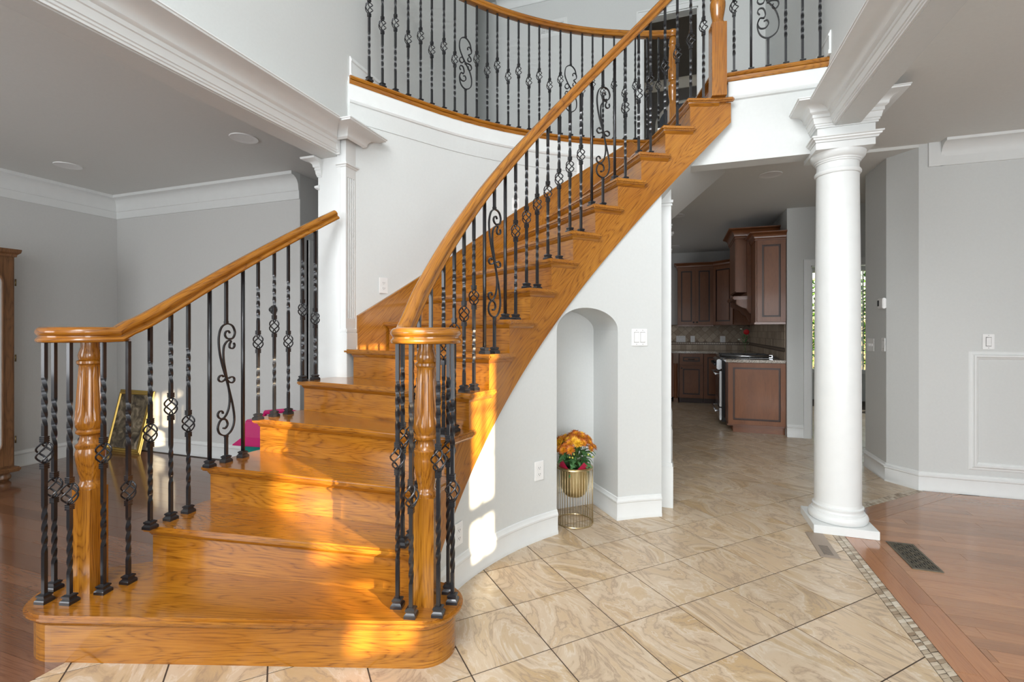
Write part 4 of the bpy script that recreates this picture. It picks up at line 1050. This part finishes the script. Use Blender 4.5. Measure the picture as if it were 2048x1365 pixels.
def blossom(material):
    m = M()
    for ring, (np_, r, el, w) in enumerate(((20, .030, .30, .0050), (16, .024, .65, .0046), (12, .016, 1.0, .0038), (7, .009, 1.3, .003))):
        for k in range(np_):
            a = 2*pi*k/np_+ring*.17+random.uniform(-.08, .08); rr = r*random.uniform(.88, 1.1); e = el+random.uniform(-.12, .12)
            c, s_ = cos(a), sin(a); L0 = (.003*c, .003*s_, .001*ring)
            mid = (rr*.6*cos(e)*c, rr*.6*cos(e)*s_, .001*ring+rr*.6*sin(e)+.002); tip = (rr*cos(e)*c, rr*cos(e)*s_, .001*ring+rr*sin(e)*.95)
            wv = (-s_*w/2, c*w/2)
            m.add([(L0[0]-wv[0]*.5, L0[1]-wv[1]*.5, L0[2]), (L0[0]+wv[0]*.5, L0[1]+wv[1]*.5, L0[2]), (mid[0]+wv[0], mid[1]+wv[1], mid[2]), tip, (mid[0]-wv[0], mid[1]-wv[1], mid[2])], [(0, 1, 2, 3, 4)])
    return m
b1 = b2 = None; lf0 = None
def leafmesh():
    m = M(); n = 9; L_ = .07; rows = []
    for k in range(n):
        t = k/(n-1); w = .021*sin(pi*min(1, t*1.05+.03))**.7*(1+.22*((k % 2)*2-1))*(1-t*.25)
        z = .012*sin(pi*t)-.012*t*t
        rows.append([(L_*t, -w, z-.004), (L_*t, 0, z), (L_*t, w, z-.004)])
    return m.grid(rows, smooth=False)
rn = random.Random(5)
heads = []
for tries in range(900):
    a = rn.uniform(0, 2*pi); rr = .128*sqrt(rn.random()); z = .225-(rr/.14)**2*.075+rn.uniform(-.02, .015)
    p_ = (rr*cos(a), rr*sin(a), z)
    if all((p_[0]-q_[0])**2+(p_[1]-q_[1])**2+(p_[2]-q_[2])**2 > .031**2 for q_ in heads): heads.append(p_)
    if len(heads) >= 46: break
for i, p_ in enumerate(heads):
    d = Vector((p_[0]*1.0, p_[1]*1.0, .10)); d += Vector((rn.uniform(-.02, .02), rn.uniform(-.03, .01), 0)); rot = d.to_track_quat('Z', 'Y').to_euler(); sc_ = rn.uniform(1.15, 1.5)
    if i % 4:
        if b1 is None: b1 = blossom(pm1).build('blossom', pm1, pt); b1.location = p_; b1.rotation_euler = rot; b1.scale = (sc_,)*3
        else: inst('blossom', b1, pt, p_, rot, (sc_,)*3)
    else:
        if b2 is None: b2 = blossom(pm2).build('blossom', pm2, pt); b2.location = p_; b2.rotation_euler = rot; b2.scale = (sc_,)*3
        else: inst('blossom', b2, pt, p_, rot, (sc_,)*3)
m = M()
for i, p_ in enumerate(heads[::2]): m.tube([(p_[0]*.2, p_[1]*.2, 0), (p_[0]*.5, p_[1]*.5, p_[2]*.5), (p_[0], p_[1], p_[2])], .002, 4)
m.build('stems', stem_m, pt)['kind'] = 'stuff'
for k in range(95):
    a = rn.uniform(0, 2*pi); rr = rn.uniform(.02, .085); z = rn.uniform(.0, .16); rr *= (.7+z*2.2)
    rot = (rn.uniform(-.5, .5), rn.uniform(-.9, .5), a+rn.uniform(-.5, .5)); s_ = rn.uniform(.7, 1.15)
    if lf0 is None: lf0 = leafmesh().build('leaf', leaf_m, pt); lf0.location = (rr*cos(a), rr*sin(a), z); lf0.rotation_euler = rot
    else: inst('leaf', lf0, pt, (rr*cos(a), rr*sin(a), z), rot, (s_,)*3)
bud = None
for k in range(9):
    a = rn.uniform(3.6, 6.6); rr = rn.uniform(.10, .135); loc = (rr*cos(a), rr*sin(a), rn.uniform(.07, .14))
    if bud is None: bud = M().lathe([(.001, 0), (.006, .003), (.0065, .009), (.001, .014)], seg=10).build('bud', plain('bud_green', (.55, .55, .10), .5), pt, loc)
    else: inst('bud', bud, pt, loc)
foil_m = plain('red_wrap', (.42, .012, .06), .35)
for a0_, s_ in ((-2.2, 1), (-.75, .8), (1.2, .7)):
    m = M(); rows = []
    for i in range(7):
        t = i/6-.5; h_ = .055*(1-abs(t)*2)*s_+.004; a = a0_+t*.9
        rows.append([(.088*cos(a), .088*sin(a), -.01), (.097*cos(a), .097*sin(a), .03*h_/.06+.01), (.106*cos(a), .106*sin(a), h_+.022)])
    m.grid(rows); m.build('foil_wrap', foil_m, pt)
# ================================================================== KITCHEN
def cab_door(parent, name, x0, x1, z0, z1, y, face='-y', knob=None, drawer=False, mt=None):
    """raised panel door built facing -Y in local XZ at y"""
    mt = mt or cherry_z
    w = min(.058, (x1-x0)*.2, (z1-z0)*.3); m = M()
    m.box(x0, x0+w, y-.02, y, z0, z1).box(x1-w, x1, y-.02, y, z0, z1).box(x0+w, x1-w, y-.02, y, z0, z0+w).box(x0+w, x1-w, y-.02, y, z1-w, z1)
    d = m.build(name, mt, parent, bevel=.002)
    g = M(); g.box(x0+w, x1-w, y-.006, y-.001, z0+w, z1-w).build('glazed_groove', glaze, d)
    M().box(x0+w+.018, x1-w-.018, y-.017, y-.003, z0+w+.018, z1-w-.018).build('raised_panel', mt, d, bevel=.006)
    M().box(x0+w-.003, x1-w+.003, y-.0212, y-.012, z0+w-.003, z0+w).box(x0+w-.003, x1-w+.003, y-.0212, y-.012, z1-w, z1-w+.003).box(x0+w-.003, x0+w, y-.0212, y-.012, z0+w, z1-w).box(x1-w, x1-w+.003, y-.0212, y-.012, z0+w, z1-w).build('glaze_line', glaze, d)
    if knob:
        kx, kz = knob
        M().lathe([(.004, 0), (.005, .01), (.013, .016), (.014, .022), (.009, .028), (.001, .029)], seg=14).build('knob', dark_slot, d, (kx, y-.02, kz), (pi/2, 0, 0))
    return d
def cornice(parent, path, z, h=.085, p=.06, side=-1):
    pr = [(0, z-.01), (.008, z-.01), (.008, z+.01), (.018, z+.018)]+cove(.018, z+.02, p-.012, z+h-.02)+[(p-.006, z+h-.018), (p, z+h-.010), (p, z+h), (0, z+h)]
    return M().mould(pr, path, side=side).build('cornice', cherry_x, parent)
def O(name, label, cat, group=None): return empty(name, (0, 0, 0), 0, label, cat, group)
c = O('base_cabinet', 'reddish kitchen base cabinet end with raised panel under the granite counter', 'cabinet')
M().box(.605, 1.248, 6.62, 6.99, .10, .885).build('carcass', cherry_z, c)
M().box(.665, 1.248, 6.66, 6.99, .0, .10).build('toe_kick', cherry_x, c)
M().box(.595, 1.248, 6.612, 6.70, .088, .108).build('base_moulding', cherry_x, c, bevel=.004)
cab_door(c, 'end_panel', .605, 1.248, .11, .88, 6.62)
ct = O('countertop', 'speckled granite countertop beside the range', 'countertop')
M().box(.575, 1.249, 6.59, 6.995, .887, .922).build('slab', granite_m, ct, bevel=.006)
rg_ = O('range', 'stainless steel kitchen range with black cooktop and towel-bar handles', 'stove')
M().box(.56, 1.22, 7.0, 7.76, .06, .895).build('body', black_gloss, rg_, bevel=.004)
M().box(.535, .56, 7.01, 7.75, .26, .74).build('oven_door', steel, rg_, bevel=.004)
M().box(.532, .536, 7.10, 7.66, .36, .64).build('door_glass', black_gloss, rg_)
M().box(.535, .56, 7.01, 7.75, .08, .245).build('drawer', steel, rg_, bevel=.004)
for z in (.70, .20):
    m = M(); m.tube([(.49, 7.05, z), (.49, 7.71, z)], .012, 10); m.tube([(.49, 7.08, z), (.54, 7.08, z)], .008, 8); m.tube([(.49, 7.68, z), (.54, 7.68, z)], .008, 8); m.build('handle', steel, rg_)
m = M(); m.box(.50, .56, 7.0, 7.76, .76, .90).build('control_panel', steel, rg_, bevel=.012)
for k in range(5): M().lathe([(.02, 0), (.022, .006), (.018, .03), (.001, .031)], seg=16).build('control_knob', black_gloss, rg_, (.50, 7.10+k*.14, .83), (0, -pi/2, 0))
M().box(.54, 1.22, 7.0, 7.76, .895, .925).build('cooktop', black_gloss, rg_, bevel=.003)
for yy in (7.10, 7.38, 7.66):
    m = M()
    for xx in (.60, .75, .90, 1.05, 1.18): m.box(xx-.006, xx+.006, yy-.10, yy+.10, .925, .955)
    for dy in (-.09, .09): m.box(.58, 1.19, yy+dy-.006, yy+dy+.006, .935, .955)
    m.build('grate', dark_slot, rg_)
m = M(); m.tube([(.56, 7.005, .948), (1.16, 7.005, .948)], .017, 10); m.box(1.13, 1.17, 6.995, 7.02, .93, .965); m.build('side_rail', steel, rg_)
c = O('wall_cabinet', 'brown wall cabinet with tall raised end panel and stepped crown', 'cabinet')
M().box(.915, 1.248, 6.60, 6.985, 1.385, 2.42).build('carcass', cherry_z, c)
cab_door(c, 'end_panel', .93, 1.245, 1.40, 2.40, 6.60)
M().box(.90, 1.248, 6.585, 6.985, 1.365, 1.388).build('light_rail', cherry_x, c, bevel=.004)
cornice(c, [(.915, 6.985), (.915, 6.60), (1.248, 6.60)], 2.41, side=1, h=.09, p=.07) if False else cornice(c, [(1.248, 6.58), (.913, 6.58), (.913, 6.985)], 2.41, .09, .07, side=1 if False else -1) if False else cornice(c, [(.913, 6.985), (.913, 6.58), (1.248, 6.58)], 2.41, .09, .07, side=-1)
hd = O('range_hood', 'tall wooden range hood with crown and carved corbels above the stove', 'range hood')
M().box(.87, 1.248, 6.99, 7.78, 1.74, 2.53).build('chimney', cherry_z, hd)
M().box(.73, 1.248, 7.03, 7.74, 1.80, 2.53).build('front_box', cherry_z, hd, bevel=.01)
cornice(hd, [(.73, 7.78), (.73, 6.99), (1.248, 6.99)], 2.52, .12, .09, side=-1)
M().box(.70, 1.248, 6.985, 7.785, 1.70, 1.745).build('mantel_shelf', cherry_x, hd, bevel=.008)
for yy in (6.99, 7.70):
    pr = [(.74, 1.70), (.74, 1.64), (.80, 1.60), (.86, 1.58), (.90, 1.52), (.95, 1.50), (.985, 1.42), (1.04, 1.39), (1.248, 1.38), (1.248, 1.70)]
    m = M(); n = len(pr); m.add([(x, yy, z) for x, z in pr]+[(x, yy+.08, z) for x, z in pr], [tuple(range(n)), tuple(range(2*n-1, n-1, -1))]+[(i, (i+1)%n, n+(i+1)%n, n+i) for i in range(n)])
    m.build('corbel', cherry_z, hd, bevel=.004)
c = O('wall_cabinet', 'dark double-door wall cabinet on the far kitchen wall', 'cabinet')
M().box(.0, .61, 9.32, 9.645, 1.385, 2.44).build('carcass', cherry_z, c)
cab_door(c, 'door', .005, .303, 1.395, 2.43, 9.32, knob=(.275, 1.44)); cab_door(c, 'door', .307, .605, 1.395, 2.43, 9.32, knob=(.335, 1.44))
cornice(c, [(-.0, 9.645), (-.0, 9.30), (.61, 9.30)], 2.43, .09, .06, side=-1)
M().box(-.01, .61, 9.30, 9.645, 1.365, 1.388).build('light_rail', cherry_x, c)
c = O('wall_cabinet', 'diagonal corner wall cabinet behind the range hood', 'cabinet')
M().prism([(.612, 9.645), (.612, 9.32), (.92, 9.01), (1.248, 9.01), (1.248, 9.645)], 1.385, 2.44).build('carcass', cherry_z, c)
m_ = empty('corner_face', (.612, 9.32, 0), rad(-45.2)); m_.parent = c
d = cab_door(c, 'door', .01, .425, 1.395, 2.43, 0); d.location = (.612, 9.32, 0); d.rotation_euler = (0, 0, rad(-45.2)); bpy.data.objects.remove(m_)
cornice(c, [(.612, 9.30), (.915, 8.995), (1.248, 8.995)], 2.43, .09, .06, side=-1)
c = O('base_cabinet', 'far kitchen base cabinet with one drawer and one door', 'cabinet')
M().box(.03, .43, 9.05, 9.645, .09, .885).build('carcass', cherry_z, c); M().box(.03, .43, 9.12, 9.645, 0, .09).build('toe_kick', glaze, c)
cab_door(c, 'door', .035, .425, .10, .665, 9.05, knob=(.07, .62)); dd = cab_door(c, 'drawer', .035, .425, .685, .875, 9.05)
M().tube([(.18, 9.02, .78), (.20, 9.0, .78), (.26, 9.0, .78), (.28, 9.02, .78)], .007, 6).build('pull', dark_slot, dd)
c = O('base_cabinet', 'far kitchen base cabinet in the corner with a single tall door', 'cabinet')
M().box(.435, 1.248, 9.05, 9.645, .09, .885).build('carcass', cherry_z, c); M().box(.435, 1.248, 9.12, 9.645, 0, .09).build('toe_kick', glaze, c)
cab_door(c, 'door', .44, .72, .10, .875, 9.05)
c = O('base_cabinet', 'furniture-style sink base with turned leg at the far left of the kitchen', 'cabinet')
M().box(-.9, .025, 9.10, 9.645, .09, .885).build('carcass', cherry_z, c)
M().box(-.075, .015, 9.04, 9.13, .70, .885).build('leg_block', oak_dark, c)
M().lathe([(.02, .06), (.032, .10), (.02, .14), (.03, .2), (.024, .62), (.034, .66), (.028, .70)], cx=-.03, cy=9.085, seg=18).build('leg', cherry_z, c); M().box(-.07, .01, 9.045, 9.125, 0, .08).build('leg_foot', oak_dark, c)
ct = O('countertop', 'long granite countertop along the far kitchen wall', 'countertop')
M().prism([(-.9, 9.645), (-.9, 9.02), (.62, 9.02), (.62, 7.78), (1.248, 7.78), (1.248, 9.645)], .887, .922).build('slab', granite_m, ct)
c = O('base_cabinet', 'kitchen base cabinet hidden in shade beyond the range', 'cabinet')
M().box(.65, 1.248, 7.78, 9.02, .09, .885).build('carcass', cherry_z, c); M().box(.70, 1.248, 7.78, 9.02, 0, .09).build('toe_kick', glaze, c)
# backsplash
bs = O('backsplash', 'tumbled stone backsplash of diagonal tiles on the far kitchen wall', 'backsplash'); bs['kind'] = 'structure'
M().box(-.9, 1.25, 9.643, 9.65, .922, 1.40).build('grout_bed', plain('sand_grout', (.25, .19, .14), .8), bs)
sp0 = None; t_ = .099; dg = t_*sqrt(2)
for i in range(-7, 20):
    for j in range(0, 6):
        cx_ = i*dg/2; cz = 1.075+.5*dg/2+j*dg/2
        if (i+j) % 2: continue
        poly = [(cx_-dg/2+.004, cz), (cx_, cz-dg/2+.004), (cx_+dg/2-.004, cz), (cx_, cz+dg/2-.004)]
        poly = clip(clip(poly, 0, 1, 1.384), 0, -1, -1.073); poly = clip(clip(poly, 1, 0, 1.24), -1, 0, .45)
        if area(poly) < .001: continue
        n = len(poly)
        M().add([(x, 9.643, z) for x, z in poly]+[(x, 9.638, z) for x, z in poly], [tuple(range(n)), tuple(range(2*n-1, n-1, -1))]+[(k, (k+1)%n, n+(k+1)%n, n+k) for k in range(n)]).build('tile', splash_m, bs)
for k in range(17):
    x = -.44+k*.099; M().box(x+.002, x+.097, 9.638, 9.643, .925, 1.020).build('tile', splash_m, bs)
M().box(-.45, 1.245, 9.634, 9.643, 1.026, 1.034).box(-.45, 1.245, 9.634, 9.643, 1.062, 1.070).build('pencil_liner', glaze, bs)
m = M()
for k in range(42): x = -.44+k*.04; m.box(x, x+.03, 9.635, 9.643, 1.037, 1.059)
m.build('mosaic_band', stone_m, bs)['kind'] = 'stuff'
bs2 = O('backsplash', 'stone backsplash on the right kitchen wall behind the range', 'backsplash'); bs2['kind'] = 'structure'
m = M(); M().box(1.244, 1.25, 6.60, 9.64, .922, 1.72).build('grout_bed', plain('sand_grout', (.25, .19, .14), .8), bs2)
for i in range(30):
    for j in range(5):
        y0_ = 6.62+i*.1; z0_ = .925+j*.1+(.05 if j > 0 else 0)
        if z0_ > 1.62: continue
        m2 = M().box(1.238, 1.244, y0_+.002, y0_+.098, z0_, z0_+.096); m2.build('tile', splash_m, bs2)
M().box(1.235, 1.244, 6.61, 9.63, 1.027, 1.034).box(1.235, 1.244, 6.61, 9.63, 1.062, 1.069).build('pencil_liner', glaze, bs2)
plate('light_switch', (.06, 9.637, 1.13), 0, .165, .118, 'rocker', 'triple switch plate leftmost on the far kitchen backsplash', 'switch', n=3)
plate('wall_outlet', (.27, 9.637, 1.13), 0, .075, .118, 'outlet', 'middle outlet plate on the far kitchen backsplash', 'outlet')
plate('wall_outlet', (.79, 9.637, 1.13), 0, .09, .118, 'outlet', 'right outlet plate on the far kitchen backsplash near the vase', 'outlet')
vs = empty('vase', (.98, 8.10, .922), 0, 'clear glass vase of water on the far kitchen counter', 'vase')
m = M(); rows = [[(r*cos(2*pi*j/24), r*sin(2*pi*j/24), z) for j in range(24)] for r, z in [(.001, .002), (.034, .002), (.036, .01), (.030, .08), (.036, .17), (.033, .17), (.027, .08), (.032, .014), (.001, .012)]]; m.grid(rows, closed_v=True); m.build('glass', glass_m, vs)
ro = empty('rose', (.98, 8.10, .94), 0, 'single red rose with greenery standing in the glass vase', 'flower')
M().tube([(0, 0, 0), (.005, 0, .15), (.02, 0, .30)], .003, 6).build('stem', stem_m, ro)
m = M()
for k in range(5):
    r = .044-.007*k; m.lathe([(.004, 0), (r*.7, .008), (r, .036+.004*k), (r*.80, .066+.004*k)], cx=.02+random.uniform(-.003, .003), cy=random.uniform(-.003, .003), seg=14)
m.v = [(x, y, z+.285) for x, y, z in m.v]; m.build('bloom', plain('rose_red', (.55, .015, .02), .5), ro)
for k in range(9):
    a = k*2.4; o = M().add([(0, 0, 0), (.03, -.014, .014), (.07, 0, .01), (.03, .014, .014)], [(0, 1, 2, 3)]).build('leaf', leaf_m, ro, (.012*cos(a), .012*sin(a), .13+k*.018), (0, -.5-.1*(k % 3), a))
M().tube([(0, 0, .05), (-.03, 0, .22), (-.055, -.01, .36)], .0025, 5).build('stem', stem_m, ro)
fl_w = plain('white_bloom', (.7, .72, .6), .6)
for (x, z) in ((-.055, .36), (-.085, .20)): M().lathe([(.001, 0), (.016, .006), (.018, .016), (.001, .024)], cx=x, seg=12).build('small_bloom', fl_w, ro, (0, 0, z))
# open door leaf by the family room
dl = empty('open_door', (1.515, 6.68, 0), 0, 'white door swung open beyond the column with black hinges', 'door')
M().box(0, .035, 0, .78, .012, 2.03).build('leaf', trim_m, dl, bevel=.003)
for z in (.24, 1.02, 1.80): M().box(-.010, .002, -.012, .030, z-.05, z+.05).build('hinge', dark_slot, dl)
# ================================================================== LIVING ROOM FURNITURE
ar = empty('armoire', (-5.38, 2.50, 0), 0, 'brown wooden armoire with pale panelled door at the left edge', 'armoire')
M().box(-.47, -.02, -1.0, -.01, .10, 1.93).build('carcass', oak_dark, ar, bevel=.004)
M().box(-.475, .02, -1.03, .02, .075, .115).build('base_moulding', oak_dark, ar, bevel=.010)
M().mould([(0, 1.92), (.01, 1.92), (.014, 1.94), (.03, 1.955), (.034, 1.975), (.034, 1.985), (0, 1.99)], [(-.44, -.01), (-.02, -.01), (-.02, -1.0), (-.44, -1.0)], side=1).build('cornice', oak_dark, ar)
M().box(-.47, -.02, -1.0, -.01, 1.93, 1.988).build('top', oak_dark, ar)
for yy in (-.06, -.95): M().lathe([(.03, 0), (.048, .02), (.05, .04), (.035, .07), (.03, .08)], seg=20).build('foot', oak_dark, ar, (-.07, yy, 0))
dr_ = M().box(-.02, -.002, -.985, -.025, .13, 1.90).build('door', oak_dark, ar, bevel=.003)
def rrect(y0, y1, z0, z1, r, n=8):
    o = []
    for cy, cz, a in ((y1-r, z1-r, 0), (y0+r, z1-r, pi/2), (y0+r, z0+r, pi), (y1-r, z0+r, 3*pi/2)):
        o += [(cy+r*cos(a+pi/2*k/n), cz+r*sin(a+pi/2*k/n)) for k in range(n+1)]
    return o
rr_ = rrect(-.91, -.095, .22, 1.81, .12)
m = M(); n = len(rr_); m.add([(-.004, y_, z) for y_, z in rr_]+[(.0005, y_, z) for y_, z in rr_], [tuple(range(n)), tuple(range(n, 2*n))]+[(i, (i+1)%n, n+(i+1)%n, n+i) for i in range(n)])
m.build('pale_panel', plain('pale_linen', (.62, .62, .60), .7), dr_)
M().tube([(.001, y_, z) for y_, z in rr_], .009, 6, closed=True).build('bead', oak_dark, dr_)
for z in (.35, 1.05, 1.70): M().tube([(-.001, -.012, z-.03), (-.001, -.012, z+.03)], .006, 8).build('hinge', plain('old_brass', (.16, .11, .05), .4, .9), ar)
# leaning framed picture
pa = empty('framed_picture', (-5.525, 3.405, .0), 0, 'dark still-life picture in a thin gold frame leaning on the living room wall', 'picture')
pa.rotation_euler = (rad(-13), 0, 0)
def picture_mat():
    m_, nt, b = mat('dim_still_life'); tc = N(nt, 'ShaderNodeTexCoord')
    n1 = N(nt, 'ShaderNodeTexNoise', i_Scale=9.0, i_Detail=5.0, i_Distortion=1.5); L(nt, tc.outputs['Object'], n1.inputs['Vector'])
    c = ramp(nt, n1.outputs[0], [(.32, (.025, .018, .013)), (.46, (.10, .075, .045)), (.56, (.20, .16, .10)), (.68, (.42, .34, .24))])
    n2 = N(nt, 'ShaderNodeTexVoronoi', i_Scale=7.0); L(nt, tc.outputs['Object'], n2.inputs['Vector'])
    f = ramp(nt, n2.outputs['Distance'], [(.12, (1, 1, 1)), (.3, (0, 0, 0))]); mm = N(nt, 'ShaderNodeMath', operation='MULTIPLY'); mm.inputs[1].default_value = .35; L(nt, f, mm.inputs[0])
    L(nt, mix(nt, mm.outputs[0], c, (.34, .22, .15)), b.inputs['Base Color']); b.inputs['Roughness'].default_value = .3; return m_
M().box(-.24, .24, .004, .010, .025, .635).build('canvas', picture_mat(), pa)
gf = plain('gilt_frame', (.52, .34, .08), .3, .7)
frame(M(), -.27, .27, 0, .66, .012, w=.034, d=.022).build('frame', gf, pa)
M().box(-.25, .25, .012, .02, .005, .655).build('backing', oak_dark, pa)
# pink and teal toy chest behind the stairs
ty = empty('toy_box', (-2.97, 3.02, .0), rad(6), 'teal plastic toy box with magenta lid, half hidden behind the stairs', 'toy box')
teal = plain('teal_plastic', (.0, .20, .17), .35); mag = plain('magenta_plastic', (.48, .012, .13), .35)
m = M(); m.grid([[(-.21, -.15, .0), (.21, -.15, .0), (.21, .15, 0), (-.21, .15, 0)], [(-.25, -.18, .41), (.25, -.18, .41), (.25, .18, .41), (-.25, .18, .41)]], closed_v=True, smooth=False, caps=True); m.build('tub', teal, ty, bevel=.01)
m = M(); m.grid([[(-.31, -.22, .40), (.31, -.22, .40), (.31, .22, .40), (-.31, .22, .40)], [(-.25, -.17, .46), (.25, -.17, .46), (.25, .17, .46), (-.25, .17, .46)], [(-.235, -.155, .59), (.235, -.155, .59), (.235, .155, .59), (-.235, .155, .59)]], closed_v=True, smooth=False, caps=True); m.build('lid', mag, ty, bevel=.008)
M().tube([(-.20, 0, .58), (-.18, 0, .625), (.0, 0, .645), (.18, 0, .625), (.20, 0, .58)], .018, 8).build('handle', mag, ty)
# ================================================================== OUTSIDE THE FAMILY ROOM WINDOW
lawn = struct(M().box(-2, 8, 10.6, 22, -.4, -.3).build('ground', plain('lawn', (.08, .18, .04), .9)))
for k, (x, y_, h_) in enumerate(((2.6, 13.2, 3.0), (4.7, 13.8, 3.4), (6.8, 14.5, 3.6))):
    tr = empty('garden_tree', (x, y_, -.3), 0, ('leafy green tree nearest the family room window', 'middle leafy tree outside the family room window', 'rightmost leafy tree outside the family room window')[k], 'tree')
    M().tube([(0, 0, 0), (.05, .02, 1.2), (0, 0, 2.2)], [.09, .07, .04], 8).build('trunk', oak_dark, tr)
    m = M(); rr2 = random.Random(k)
    for q_ in range(2600):
        u = Vector((rr2.gauss(0, 1), rr2.gauss(0, 1), rr2.gauss(0, 1))).normalized()*rr2.random()**.4; c_ = Vector((u.x*.95, u.y*.8, h_*.56+u.z*h_*.46))
        a, b_ = Vector((rr2.gauss(0, 1), rr2.gauss(0, 1), rr2.gauss(0, 1))).normalized()*.07, Vector((rr2.gauss(0, 1), rr2.gauss(0, 1), rr2.gauss(0, 1))).normalized()*.035
        m.add([c_-a, c_+b_, c_+a, c_-b_], [(0, 1, 2, 3)])
    o = m.build('foliage', plain('tree_leaf', (.10, .24, .04), .5), tr); o['kind'] = 'stuff'
